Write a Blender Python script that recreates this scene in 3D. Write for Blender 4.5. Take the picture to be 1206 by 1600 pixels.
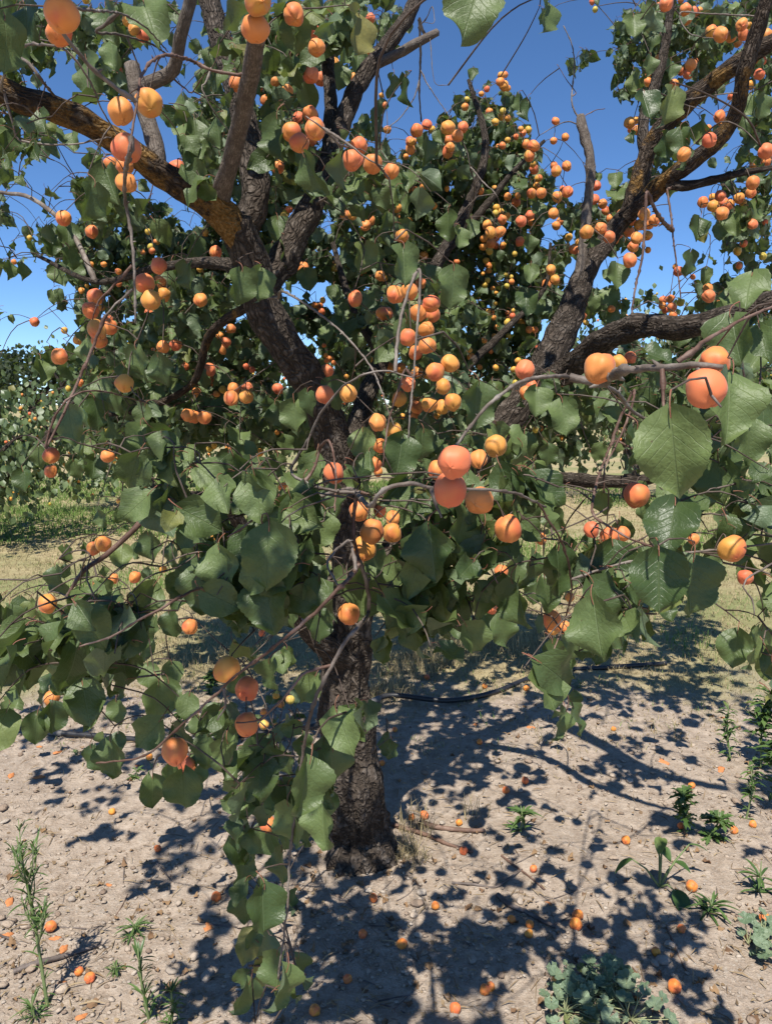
import bpy, math, random
import numpy as np
from mathutils import Vector, Matrix, noise

for o in list(bpy.data.objects):
    bpy.data.objects.remove(o)
RND = random.Random(7)
NP = np.random.default_rng(7)
SC = bpy.context.scene
COL = SC.collection

# ------------------------------------------------------------------ camera
CAM_H, PITCH, FPX = 1.55, math.radians(8.0), 1209.0
cam_d = bpy.data.cameras.new('camera')
cam_d.sensor_fit = 'VERTICAL'
cam_d.sensor_height = 36.0
cam_d.lens = FPX / 1600.0 * 36.0
cam_d.clip_start, cam_d.clip_end = 0.05, 2000.0
cam = bpy.data.objects.new('camera', cam_d)
cam.location = (0, 0, CAM_H)
cam.rotation_euler = (math.pi / 2 - PITCH, 0, 0)
COL.objects.link(cam)
SC.camera = cam

# ------------------------------------------------------------------ sky, sun, exposure
SUN_EL, SUN_AZ = math.radians(61), math.radians(-14)     # behind the camera, a little to its left
world = bpy.data.worlds.new('World')
SC.world = world
world.use_nodes = True
wt = world.node_tree
wt.nodes.clear()
wo = wt.nodes.new('ShaderNodeOutputWorld')
bg = wt.nodes.new('ShaderNodeBackground')
sky = wt.nodes.new('ShaderNodeTexSky')
sky.sky_type = 'NISHITA'
sky.sun_disc = False
sky.sun_elevation = SUN_EL
sky.sun_rotation = math.pi - SUN_AZ
sky.altitude = 3000
sky.air_density, sky.dust_density, sky.ozone_density = 0.85, 0.0, 5.0
bg.inputs['Strength'].default_value = 0.128
hsv = wt.nodes.new('ShaderNodeHueSaturation')            # the camera's vivid rendering of a clear sky, the same over the whole dome
hsv.inputs['Saturation'].default_value = 1.10
wt.links.new(sky.outputs[0], hsv.inputs['Color'])
wt.links.new(hsv.outputs[0], bg.inputs[0])
wt.links.new(bg.outputs[0], wo.inputs[0])
sun_d = bpy.data.lights.new('sun', 'SUN')
sun_d.energy = 5.0
sun_d.angle = math.radians(0.53)
sun_d.color = (1.0, 0.955, 0.88)
sun = bpy.data.objects.new('sun', sun_d)
SUN_DIR = Vector((math.sin(SUN_AZ) * math.cos(SUN_EL), -math.cos(SUN_AZ) * math.cos(SUN_EL), math.sin(SUN_EL)))
sun.rotation_euler = (-SUN_DIR).to_track_quat('-Z', 'Y').to_euler()
sun.location = (2, -3, 8)
COL.objects.link(sun)
SC.view_settings.view_transform = 'Standard'
SC.view_settings.look = 'None'
SC.view_settings.exposure = 0.50
SC.view_settings.gamma = 1.0
SC.view_settings.use_curve_mapping = False
SC.render.engine = 'CYCLES'
SC.cycles.use_denoising = True
SC.cycles.max_bounces = 5
SC.cycles.diffuse_bounces = 1
SC.cycles.transmission_bounces = 4

# ------------------------------------------------------------------ helpers
CP, SP = math.cos(PITCH), math.sin(PITCH)
EYE = np.array((0, 0, CAM_H))


def P(px, py, d):
    """The point seen at pixel (px, py) of the 1206 x 1600 photograph, d metres along the view axis."""
    a, b = (px - 603.0) / FPX * d, -(py - 800.0) / FPX * d
    return Vector((a, d * CP + b * SP, CAM_H - d * SP + b * CP))


def proj(p):
    x, y, z = p[0], p[1], p[2] - CAM_H
    d = y * CP - z * SP
    u = y * SP + z * CP
    return 603 + FPX * x / d, 800 - FPX * u / d, d


def hgt(x, y):
    n = noise.noise((x * 0.5, y * 0.5, 3.1)) * 0.05
    if -4 < x < 4 and y < 7:
        n += noise.noise((x * 2.3, y * 2.3, 0.3)) * 0.018 + noise.noise((x * 9, y * 9, 7.7)) * 0.007
        n += max(0, noise.noise((x * 26, y * 26, 2.2))) * 0.015 + noise.noise((x * 60, y * 60, 5.2)) * 0.003
    return n - 0.01


def G(px, py):
    """Where the view ray through the pixel meets the ground."""
    q = P(px, py, 1.0)
    v = Vector((q.x, q.y, q.z - CAM_H))
    t = -CAM_H / v.z
    for _ in range(3):
        x, y = v.x * t, v.y * t
        t = (hgt(x, y) - CAM_H) / v.z
    return Vector((v.x * t, v.y * t, hgt(v.x * t, v.y * t)))


def prop(o, label=None, cat=None, group=None, kind=None):
    for k, v in (('label', label), ('category', cat), ('group', group), ('kind', kind)):
        if v:
            o[k] = v
    return o


def empty(name, loc, label, cat, group=None):
    o = bpy.data.objects.new(name, None)
    o.empty_display_size = 0.1
    o.location = loc
    COL.objects.link(o)
    return prop(o, label, cat, group)


class MB:
    """Collects shapes as vertex / face blocks for one mesh."""
    def __init__(s):
        s.v, s.f, s.n, s.uv, s.tint, s.mi = [], [], 0, [], [], []

    def add(s, v, f, uv=None, tint=0.5, mi=0):
        v = np.asarray(v, float)
        s.v.append(v)
        k = s.n
        s.f.extend([tuple(i + k for i in q) for q in f])
        s.uv.append(np.zeros((len(v), 2)) if uv is None else np.asarray(uv, float))
        s.tint.append(np.full(len(v), tint) if np.isscalar(tint) else np.asarray(tint))
        s.mi.extend([mi] * len(f))
        s.n += len(v)

    def mesh(s, name, mats, smooth=True):
        me = bpy.data.meshes.new(name)
        v = np.concatenate(s.v)
        me.from_pydata(v.tolist(), [], s.f)
        uvv = np.concatenate(s.uv)
        li = np.empty(len(me.loops), np.int32)
        me.loops.foreach_get('vertex_index', li)
        ul = me.uv_layers.new(name='UVMap')
        ul.data.foreach_set('uv', uvv[li].ravel())
        at = me.attributes.new('tint', 'FLOAT', 'POINT')
        at.data.foreach_set('value', np.concatenate(s.tint).astype(np.float32))
        for m in (mats if isinstance(mats, (list, tuple)) else [mats]):
            me.materials.append(m)
        if any(s.mi):
            me.polygons.foreach_set('material_index', np.array(s.mi, np.int32))
        me.polygons.foreach_set('use_smooth', np.full(len(me.polygons), smooth))
        me.update()
        return me

    def build(s, name, mats, parent=None, loc=None, smooth=True):
        o = bpy.data.objects.new(name, s.mesh(name, mats, smooth))
        COL.objects.link(o)
        if loc is not None:
            o.location = loc
        return set_parent(o, parent)


def set_parent(o, parent):
    if parent is not None:
        o.parent = parent
        o.matrix_parent_inverse = Matrix.Translation(parent.location).inverted()
    return o


def smooth_path(pts, rad, step):
    """Catmull-Rom resampling of control points and radii."""
    pts = [np.array(p, float) for p in pts]
    if len(pts) == 2:
        pts.insert(1, (pts[0] + pts[1]) / 2)
        rad = [rad[0], (rad[0] + rad[1]) / 2, rad[1]]
    n = len(pts)
    P0 = [pts[0] * 2 - pts[1]] + pts + [pts[-1] * 2 - pts[-2]]
    out, ro = [], []
    for i in range(n - 1):
        a, b, c, d = P0[i:i + 4]
        k = max(1, int(np.linalg.norm(c - b) / step))
        for j in range(k):
            t = j / k
            out.append(0.5 * (2 * b + (c - a) * t + (2 * a - 5 * b + 4 * c - d) * t * t + (3 * b - a - 3 * c + d) * t ** 3))
            ro.append(rad[i] * (1 - t) + rad[i + 1] * t)
    out.append(pts[-1])
    ro.append(rad[-1])
    return np.array(out), np.array(ro)


def tube(path, rad, sides, rough=0.0, ridge=0.0, seed=0.0, cap=True):
    """Tapered tube around a polyline; rough = lumps, ridge = lengthwise bark ridges (shares of the radius)."""
    n = len(path)
    T = np.gradient(path, axis=0)
    T /= np.linalg.norm(T, axis=1)[:, None] + 1e-12
    ref = np.array((0.31, 0.11, 0.94)) if abs(T[0][2]) < 0.9 else np.array((0.94, 0.3, 0.1))
    A = np.cross(T[0], ref)
    A /= np.linalg.norm(A)
    vs, uv = [], []
    s, rm = 0.0, max(float(np.mean(rad)), .01)
    ang = np.arange(sides) / sides * 2 * math.pi
    for i in range(n):
        A = A - T[i] * A.dot(T[i])
        A /= np.linalg.norm(A) + 1e-12
        B = np.cross(T[i], A)
        if i:
            s += np.linalg.norm(path[i] - path[i - 1])
        for k in range(sides):
            c, q = math.cos(ang[k]), math.sin(ang[k])
            r = rad[i]
            if rough:
                m = 1 + rough * noise.noise((c * 1.2 + seed, q * 1.2, s / rm * 0.55))
                if ridge:
                    m += ridge * (abs(noise.noise((c * 4.2 + seed, q * 4.2, s * 3.0 + 9))) * 2 - 0.6)
                    m += ridge * 0.5 * noise.noise((c * 8 + seed, q * 8, s * 24))
                r *= m
            vs.append(path[i] + (A * c + B * q) * r)
            uv.append((k / sides, s))
    fs = []
    for i in range(n - 1):
        for k in range(sides):
            a, b = i * sides + k, i * sides + (k + 1) % sides
            fs.append((a, b, b + sides, a + sides))
    if cap:
        vs.append(path[-1] + T[-1] * rad[-1] * 0.5)
        uv.append((0, s))
        e = len(vs) - 1
        for k in range(sides):
            fs.append(((n - 1) * sides + k, (n - 1) * sides + (k + 1) % sides, e))
    return np.array(vs), fs, np.array(uv)


# ------------------------------------------------------------------ materials
def nt(name):
    m = bpy.data.materials.new(name)
    m.use_nodes = True
    t = m.node_tree
    t.nodes.clear()
    out = t.nodes.new('ShaderNodeOutputMaterial')
    return m, t, out


def N(t, typ, **kw):
    n = t.nodes.new(typ)
    for k, v in kw.items():
        if k.startswith('i_'):
            key = k[2:].replace('_', ' ')
            n.inputs[int(key) if key.isdigit() else key].default_value = v
        else:
            setattr(n, k, v)
    return n


def mixc(t, fac, a, b, mode='MIX'):
    n = t.nodes.new('ShaderNodeMix')
    n.data_type = 'RGBA'
    n.blend_type = mode
    for s, v in ((n.inputs[0], fac), (n.inputs[6], a), (n.inputs[7], b)):
        if hasattr(v, 'is_linked') or hasattr(v, 'links'):
            t.links.new(v, s)
        else:
            s.default_value = v if not isinstance(v, tuple) else (*v, 1.0)[:4]
    return n.outputs[2]


def math_(t, op, a, b=0.0, c=None, clamp=False):
    n = t.nodes.new('ShaderNodeMath')
    n.operation = op
    n.use_clamp = clamp
    for i, v in enumerate((a, b) if c is None else (a, b, c)):
        if hasattr(v, 'links'):
            t.links.new(v, n.inputs[i])
        else:
            n.inputs[i].default_value = v
    return n.outputs[0]


def ramp(t, fac, stops, interp='LINEAR'):
    n = t.nodes.new('ShaderNodeValToRGB')
    n.color_ramp.interpolation = interp
    e = n.color_ramp.elements
    while len(e) < len(stops):
        e.new(0.5)
    for el, (p, c) in zip(e, stops):
        el.position = p
        el.color = (*c, 1) if isinstance(c, tuple) else (c, c, c, 1)
    t.links.new(fac, n.inputs[0])
    return n.outputs[0]


def noise_t(t, vec, scale, detail=4, rough=0.55, dist=0.0):
    n = N(t, 'ShaderNodeTexNoise')
    n.inputs['Scale'].default_value = scale
    n.inputs['Detail'].default_value = detail
    n.inputs['Roughness'].default_value = rough
    n.inputs['Distortion'].default_value = dist
    if vec is not None:
        t.links.new(vec, n.inputs['Vector'])
    return n.outputs['Fac']


def bump(t, h, strength, dist):
    n = N(t, 'ShaderNodeBump')
    n.inputs['Strength'].default_value = strength
    n.inputs['Distance'].default_value = dist
    t.links.new(h, n.inputs['Height'])
    return n.outputs[0]


def principled(t, out, col, rough=0.6, spec=0.4, normal=None, sheen=0.0):
    b = N(t, 'ShaderNodeBsdfPrincipled')
    for k, v in (('Base Color', col), ('Roughness', rough)):
        if hasattr(v, 'links'):
            t.links.new(v, b.inputs[k])
        else:
            b.inputs[k].default_value = (*v, 1) if isinstance(v, tuple) else v
    b.inputs['Specular IOR Level'].default_value = spec
    if sheen:
        b.inputs['Sheen Weight'].default_value = sheen
        b.inputs['Sheen Roughness'].default_value = 0.4
    if normal is not None:
        t.links.new(normal, b.inputs['Normal'])
    if out is not None:
        t.links.new(b.outputs[0], out.inputs[0])
    return b.outputs[0]


def random_src(t, mass):
    """Per-leaf / per-fruit random number: the object's own, or the vertex attribute in a joined mass."""
    if mass:
        return N(t, 'ShaderNodeAttribute', attribute_name='tint').outputs['Fac']
    return N(t, 'ShaderNodeObjectInfo').outputs['Random']


def leaf_material(name, mass, dark=(0.058, 0.094, 0.029), light=(0.158, 0.212, 0.070), veins=True, back=(0.12, 0.165, 0.085)):
    m, t, out = nt(name)
    r = random_src(t, mass)
    uvn = N(t, 'ShaderNodeUVMap', uv_map='UVMap')
    sep = N(t, 'ShaderNodeSeparateXYZ')
    t.links.new(uvn.outputs[0], sep.inputs[0])
    geo = N(t, 'ShaderNodeNewGeometry')
    base = ramp(t, r, [(0.0, dark), (0.75, light), (0.93, tuple(c * 1.15 for c in light)), (0.985, (0.20, 0.23, 0.06)), (1.0, (0.30, 0.25, 0.07))])
    n1 = noise_t(t, uvn.outputs[0], 5.0, 5)
    base = mixc(t, math_(t, 'MULTIPLY', n1, 0.65), base, tuple(c * 0.6 for c in dark))
    nrm = None
    if veins:
        au = math_(t, 'ABSOLUTE', math_(t, 'SUBTRACT', sep.outputs[0], 0.5))
        mid = math_(t, 'SUBTRACT', 1.0, math_(t, 'MULTIPLY', au, 60.0), clamp=True)
        lat = math_(t, 'SUBTRACT', math_(t, 'MULTIPLY', sep.outputs[1], 7.0), math_(t, 'MULTIPLY', au, 6.5))
        lat = math_(t, 'ABSOLUTE', math_(t, 'SUBTRACT', math_(t, 'FRACT', lat), 0.5))
        lat = math_(t, 'SUBTRACT', 1.0, math_(t, 'MULTIPLY', lat, 14.0), clamp=True)
        vein = math_(t, 'MAXIMUM', math_(t, 'MULTIPLY', mid, 1.6), math_(t, 'MULTIPLY', lat, 0.6), clamp=False)
        base = mixc(t, math_(t, 'MULTIPLY', vein, 0.27), base, (0.17, 0.21, 0.10))
        h = math_(t, 'SUBTRACT', math_(t, 'MULTIPLY', noise_t(t, uvn.outputs[0], 16.0, 3), 0.7), math_(t, 'MULTIPLY', vein, 0.35))
        nrm = bump(t, h, 0.5, 0.004)
        spots = noise_t(t, uvn.outputs[0], 11.0, 1)
        sp = math_(t, 'GREATER_THAN', math_(t, 'ADD', spots, math_(t, 'MULTIPLY', r, 0.03)), 0.80)
        base = mixc(t, math_(t, 'MULTIPLY', sp, 0.7), base, (0.09, 0.06, 0.03))
    col = mixc(t, geo.outputs['Backfacing'], base, back)
    rough = math_(t, 'ADD', 0.38, math_(t, 'MULTIPLY', r, 0.14))
    sh = principled(t, None, col, rough, 0.45, nrm)
    tr = N(t, 'ShaderNodeBsdfTranslucent')
    t.links.new(mixc(t, 0.65, base, (0.17, 0.25, 0.03)), tr.inputs[0])
    mx = N(t, 'ShaderNodeMixShader')
    mx.inputs[0].default_value = 0.24
    t.links.new(sh, mx.inputs[1])
    t.links.new(tr.outputs[0], mx.inputs[2])
    t.links.new(mx.outputs[0], out.inputs[0])
    return m


def bark_material(name, c1, c2, c3, scale=1.0, lichen=0.0, bstr=0.8, strip=3.0, gloss=0.15):
    m, t, out = nt(name)
    tc = N(t, 'ShaderNodeTexCoord')
    uvn = N(t, 'ShaderNodeUVMap', uv_map='UVMap')
    mp = N(t, 'ShaderNodeMapping')
    mp.inputs['Scale'].default_value = (9.0 * scale, strip * 1.7 * scale, 1)
    t.links.new(uvn.outputs[0], mp.inputs[0])
    obj = tc.outputs['Object']
    n1 = noise_t(t, obj, 34 * scale, 6, 0.65, 0.6)
    n2 = noise_t(t, obj, 6 * scale, 3)
    n3 = noise_t(t, obj, 120 * scale, 3)
    v = N(t, 'ShaderNodeTexVoronoi', feature='DISTANCE_TO_EDGE')
    v.inputs['Scale'].default_value = 2.2
    vec = N(t, 'ShaderNodeVectorMath', operation='ADD')
    t.links.new(mp.outputs[0], vec.inputs[0])
    nn = N(t, 'ShaderNodeTexNoise')
    nn.inputs['Scale'].default_value = 22 * scale
    t.links.new(obj, nn.inputs['Vector'])
    sc = N(t, 'ShaderNodeVectorMath', operation='SCALE')
    sc.inputs['Scale'].default_value = 1.5
    t.links.new(nn.outputs['Color'], sc.inputs[0])
    t.links.new(sc.outputs[0], vec.inputs[1])
    t.links.new(vec.outputs[0], v.inputs['Vector'])
    crack = math_(t, 'MULTIPLY', v.outputs['Distance'], 4.0, clamp=True)
    h = math_(t, 'ADD', math_(t, 'MULTIPLY', crack, 0.8), math_(t, 'ADD', math_(t, 'MULTIPLY', n1, 0.9), math_(t, 'MULTIPLY', n3, 0.25)))
    col = ramp(t, n1, [(0.3, c1), (0.52, c2), (0.72, c3)])
    col = mixc(t, math_(t, 'MULTIPLY', math_(t, 'SUBTRACT', 1.0, crack), 0.7), col, tuple(c * 0.4 for c in c1))
    col = mixc(t, math_(t, 'MULTIPLY', n2, 0.4), col, tuple(c * 0.75 for c in c2))
    if lichen:
        n4 = noise_t(t, obj, 26, 6, 0.7)
        n5 = noise_t(t, obj, 5.5, 2)
        a = math_(t, 'ADD', math_(t, 'MULTIPLY', n4, 0.6), math_(t, 'MULTIPLY', n5, 0.6))
        lm = math_(t, 'MULTIPLY', math_(t, 'SUBTRACT', a, 0.79 - lichen * 0.25), 12.0, clamp=True)
        lc = ramp(t, n3, [(0.3, (0.14, 0.075, 0.02)), (0.55, (0.27, 0.15, 0.045)), (0.8, (0.34, 0.26, 0.15))])
        col = mixc(t, math_(t, 'MULTIPLY', lm, 0.9), col, lc)
        h = math_(t, 'ADD', h, math_(t, 'MULTIPLY', lm, 0.5))
    principled(t, out, col, 0.85, gloss, bump(t, h, bstr, 0.012))
    return m


def twig_material(name, c1, c2, c3):
    m, t, out = nt(name)
    tc = N(t, 'ShaderNodeTexCoord')
    n1 = noise_t(t, tc.outputs['Object'], 22, 4)
    n2 = noise_t(t, tc.outputs['Object'], 160, 3)
    col = ramp(t, n1, [(0.3, c1), (0.5, c2), (0.7, c3)])
    col = mixc(t, math_(t, 'MULTIPLY', n2, 0.5), col, tuple(c * 0.6 for c in c1))
    principled(t, out, col, 0.6, 0.3, bump(t, n2, 0.5, 0.003))
    return m


def apricot_material(name, mass):
    m, t, out = nt(name)
    tc = N(t, 'ShaderNodeTexCoord')
    if mass:
        at = N(t, 'ShaderNodeAttribute', attribute_name='tint').outputs['Fac']
        base = ramp(t, at, [(0.0, (0.52, 0.42, 0.07)), (0.35, (0.74, 0.33, 0.055)), (1.0, (0.80, 0.27, 0.07))])
        rnd = at
        coord = N(t, 'ShaderNodeUVMap', uv_map='UVMap').outputs[0]
        nb = noise_t(t, tc.outputs['Object'], 14, 2)
    else:
        oi = N(t, 'ShaderNodeObjectInfo')
        base, rnd = oi.outputs['Color'], oi.outputs['Random']
        add = N(t, 'ShaderNodeVectorMath', operation='ADD')
        cmb = N(t, 'ShaderNodeCombineXYZ')
        t.links.new(math_(t, 'MULTIPLY', rnd, 37.0), cmb.inputs[0])
        t.links.new(tc.outputs['Object'], add.inputs[0])
        t.links.new(cmb.outputs[0], add.inputs[1])
        nb = noise_t(t, add.outputs[0], 1.05, 2)
        coord = add.outputs[0]
    f = math_(t, 'MULTIPLY', math_(t, 'SUBTRACT', nb, math_(t, 'SUBTRACT', 0.50, math_(t, 'MULTIPLY', math_(t, 'SUBTRACT', rnd, 0.35), 0.22))), 4.5, clamp=True)
    col = mixc(t, math_(t, 'MULTIPLY', f, 0.8), base, (0.66, 0.125, 0.065))
    if not mass:
        sp = noise_t(t, coord, 16.0, 2)
        col = mixc(t, math_(t, 'MULTIPLY', math_(t, 'GREATER_THAN', sp, 0.735), 0.45), col, (0.30, 0.09, 0.03))
        mot = noise_t(t, coord, 30.0, 3)
        col = mixc(t, math_(t, 'MULTIPLY', mot, 0.22), col, (0.62, 0.22, 0.05))
        b = bump(t, noise_t(t, coord, 90.0, 2), 0.08, 0.02)
    else:
        b = None
    sh = principled(t, None, col, 0.52, 0.32, b, sheen=0.12)
    for n in t.nodes:
        if n.type == 'BSDF_PRINCIPLED':
            n.inputs['Subsurface Weight'].default_value = 0.0
    t.links.new(sh, out.inputs[0])
    return m


def plain(name, c1, c2, scale=30, rough=0.8, spec=0.2, mass=False, trans=0.0):
    m, t, out = nt(name)
    tc = N(t, 'ShaderNodeTexCoord')
    n1 = noise_t(t, tc.outputs['Object'], scale, 4)
    f = random_src(t, True) if mass else n1
    col = mixc(t, f, c1, c2)
    if mass:
        col = mixc(t, math_(t, 'MULTIPLY', n1, 0.35), col, tuple(c * 0.55 for c in c1))
    sh = principled(t, None, col, rough, spec, bump(t, n1, 0.3, 0.004))
    if trans:
        tr = N(t, 'ShaderNodeBsdfTranslucent')
        t.links.new(col, tr.inputs[0])
        mx = N(t, 'ShaderNodeMixShader')
        mx.inputs[0].default_value = trans
        t.links.new(sh, mx.inputs[1])
        t.links.new(tr.outputs[0], mx.inputs[2])
        sh = mx.outputs[0]
    t.links.new(sh, out.inputs[0])
    return m


M_LEAF = leaf_material('leaf_single', False)
M_LEAFM = leaf_material('leaf_mass', True)
M_LEAFB = leaf_material('leaf_far', True, dark=(0.075, 0.115, 0.040), light=(0.16, 0.215, 0.085), veins=False)
M_OAK = leaf_material('leaf_oak', True, dark=(0.022, 0.036, 0.016), light=(0.05, 0.07, 0.03), veins=False, back=(0.05, 0.065, 0.03))
M_MALLOW = leaf_material('leaf_mallow', True, dark=(0.16, 0.235, 0.135), light=(0.25, 0.32, 0.20), veins=True, back=(0.2, 0.26, 0.16))
M_WEED = leaf_material('leaf_weed', True, dark=(0.06, 0.12, 0.03), light=(0.13, 0.21, 0.06), veins=False, back=(0.13, 0.2, 0.07))
M_PET = plain('petiole_red', (0.24, 0.055, 0.042), (0.19, 0.12, 0.055), 60, 0.5, 0.4)
M_BARK = bark_material('bark_fissured', (0.034, 0.025, 0.018), (0.098, 0.077, 0.060), (0.23, 0.195, 0.165))
M_LICH = bark_material('bark_lichened', (0.032, 0.022, 0.015), (0.085, 0.060, 0.042), (0.17, 0.135, 0.10), lichen=1.0)
M_LICH2 = bark_material('bark_some_lichen', (0.034, 0.024, 0.017), (0.09, 0.066, 0.048), (0.19, 0.15, 0.12), lichen=0.55)
M_SMOOTH = bark_material('bark_smooth', (0.10, 0.078, 0.062), (0.185, 0.15, 0.122), (0.30, 0.26, 0.22), scale=1.6, bstr=0.35, gloss=0.25)
M_TWIG = twig_material('twig_grey', (0.085, 0.062, 0.048), (0.185, 0.148, 0.120), (0.35, 0.305, 0.26))
M_TWIGR = twig_material('twig_brown', (0.07, 0.035, 0.024), (0.15, 0.085, 0.06), (0.30, 0.21, 0.17))
M_TWIGF = twig_material('twig_fine', (0.05, 0.032, 0.024), (0.10, 0.072, 0.054), (0.19, 0.15, 0.12))
M_APR = apricot_material('apricot_skin', False)
M_APRM = apricot_material('apricot_skin_mass', True)
M_STEM = plain('apricot_stem', (0.07, 0.04, 0.025), (0.12, 0.08, 0.04), 80)

# ------------------------------------------------------------------ ground
def ground_material():
    m, t, out = nt('ground_soil')
    tc = N(t, 'ShaderNodeTexCoord')
    ob = tc.outputs['Object']
    sep = N(t, 'ShaderNodeSeparateXYZ')
    t.links.new(ob, sep.inputs[0])
    a = noise_t(t, ob, 1.6, 5, 0.6)
    b = noise_t(t, ob, 22, 6, 0.7)
    c = noise_t(t, ob, 120, 4, 0.7)
    soil = ramp(t, b, [(0.25, (0.20, 0.15, 0.11)), (0.48, (0.385, 0.305, 0.232)), (0.72, (0.56, 0.465, 0.37))])
    soil = mixc(t, math_(t, 'MULTIPLY', a, 0.38), soil, (0.26, 0.20, 0.15))
    soil = mixc(t, math_(t, 'MULTIPLY', math_(t, 'SUBTRACT', c, 0.52), 3.0, clamp=True), soil, (0.56, 0.48, 0.40))
    vo = N(t, 'ShaderNodeTexVoronoi')
    vo.inputs['Scale'].default_value = 75
    t.links.new(ob, vo.inputs['Vector'])
    peb = math_(t, 'LESS_THAN', vo.outputs['Distance'], math_(t, 'MULTIPLY', a, 0.55))
    pc = ramp(t, N(t, 'ShaderNodeSeparateColor').outputs[0], [(0, (0.3, 0.25, 0.2)), (1, (0.5, 0.45, 0.38))])
    sc = [n for n in t.nodes if n.type == 'SEPARATE_COLOR'][0]
    t.links.new(vo.outputs['Color'], sc.inputs[0])
    soil = mixc(t, math_(t, 'MULTIPLY', peb, 0.45), soil, pc)
    gcol = ramp(t, noise_t(t, ob, 9, 6, 0.7), [(0.3, (0.25, 0.195, 0.105)), (0.55, (0.40, 0.325, 0.18)), (0.8, (0.50, 0.42, 0.25))])
    green = math_(t, 'MULTIPLY', math_(t, 'SUBTRACT', noise_t(t, ob, 0.55, 3), 0.47), 6.0, clamp=True)
    gcol = mixc(t, math_(t, 'MULTIPLY', green, 0.65), gcol, (0.15, 0.20, 0.065))
    edge = math_(t, 'ADD', sep.outputs[1], math_(t, 'MULTIPLY', math_(t, 'SUBTRACT', noise_t(t, ob, 1.3, 4, 0.65), 0.5), 2.4))
    g = math_(t, 'MULTIPLY', math_(t, 'SUBTRACT', edge, 3.75), 1.5, clamp=True)
    col = mixc(t, g, soil, gcol)
    h = math_(t, 'ADD', b, math_(t, 'ADD', math_(t, 'MULTIPLY', c, 0.35), math_(t, 'MULTIPLY', peb, 0.12)))
    principled(t, out, col, 0.95, 0.1, bump(t, h, 0.9, 0.02))
    return m


def axis(lo, hi, fine0, fine1, step, grow):
    a = list(np.arange(fine0, fine1 + step / 2, step))
    s, x = step, a[-1]
    while x < hi:
        s *= grow
        x += s
        a.append(x)
    s, x = step, a[0]
    while x > lo:
        s *= grow
        x -= s
        a.insert(0, x)
    return a


xs = axis(-400, 400, -2.2, 2.2, 0.022, 1.13)
ys = axis(-200, 700, 1.5, 4.6, 0.022, 1.11)
gv = [(x, y, hgt(x, y)) for y in ys for x in xs]
nx = len(xs)
gf = [(j * nx + i, j * nx + i + 1, (j + 1) * nx + i + 1, (j + 1) * nx + i) for j in range(len(ys) - 1) for i in range(nx - 1)]
g = MB()
g.add(gv, gf)
ground = g.build('ground', ground_material())
prop(ground, 'pale dry orchard soil running into straw coloured mown grass', 'ground', kind='structure')


def blob_mesh(name, mat, seed, sub=1, flat=0.6, rough=0.35):
    import bmesh
    bm = bmesh.new()
    bmesh.ops.create_icosphere(bm, subdivisions=sub, radius=0.5)
    for v in bm.verts:
        n = v.co.normalized()
        v.co *= 1 + rough * noise.noise(n * 1.3 + Vector((seed * 3.7, 0, 0)))
        v.co.z *= flat
    me = bpy.data.meshes.new(name)
    bm.to_mesh(me)
    bm.free()
    me.polygons.foreach_set('use_smooth', np.full(len(me.polygons), True))
    me.materials.append(mat)
    return me


def stone_material(name, mass):
    m, t, out = nt(name)
    r = random_src(t, mass)
    tc = N(t, 'ShaderNodeTexCoord')
    col = ramp(t, r, [(0.0, (0.23, 0.165, 0.12)), (0.3, (0.36, 0.275, 0.20)), (0.65, (0.48, 0.39, 0.30)), (0.85, (0.36, 0.305, 0.25)), (1.0, (0.52, 0.445, 0.36))])
    n1 = noise_t(t, tc.outputs['Object'], 3.0 if not mass else 90, 4)
    col = mixc(t, math_(t, 'MULTIPLY', n1, 0.4), col, (0.22, 0.17, 0.13))
    principled(t, out, col, 0.85, 0.2, bump(t, n1, 0.5, 0.02))
    return m


M_STONE, M_STONEM = stone_material('stone_single', False), stone_material('stone_mass', True)
stone_meshes = [blob_mesh('stone', M_STONE, k, 1, 0.5 + 0.08 * (k % 3)) for k in range(6)]


def gravel_density(x, y):
    return 0.25 + 0.75 * max(0, min(1, 0.5 + 1.6 * noise.noise((x * 0.9 + 5, y * 0.9, 1.5)))) + (0.5 if -0.35 < x < 0.6 and 1.9 < y < 2.6 else 0)


k = 0
while k < 300:
    px, py = RND.uniform(-20, 1226), RND.uniform(1150, 1600)
    p = G(px, py)
    if RND.random() > gravel_density(p.x, p.y):
        continue
    s = RND.choice((0.012, 0.014, 0.018, 0.02, 0.024, 0.032)) * RND.uniform(0.8, 1.25)
    o = bpy.data.objects.new('stone', stone_meshes[k % 6])
    COL.objects.link(o)
    o.location = (p.x, p.y, p.z + s * 0.2)
    o.scale = (s * RND.uniform(0.9, 1.5), s, s * RND.uniform(0.7, 1.0))
    o.rotation_euler = (RND.uniform(-.3, .3), RND.uniform(-.3, .3), RND.uniform(0, 6.28))
    o.parent = ground
    k += 1

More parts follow.
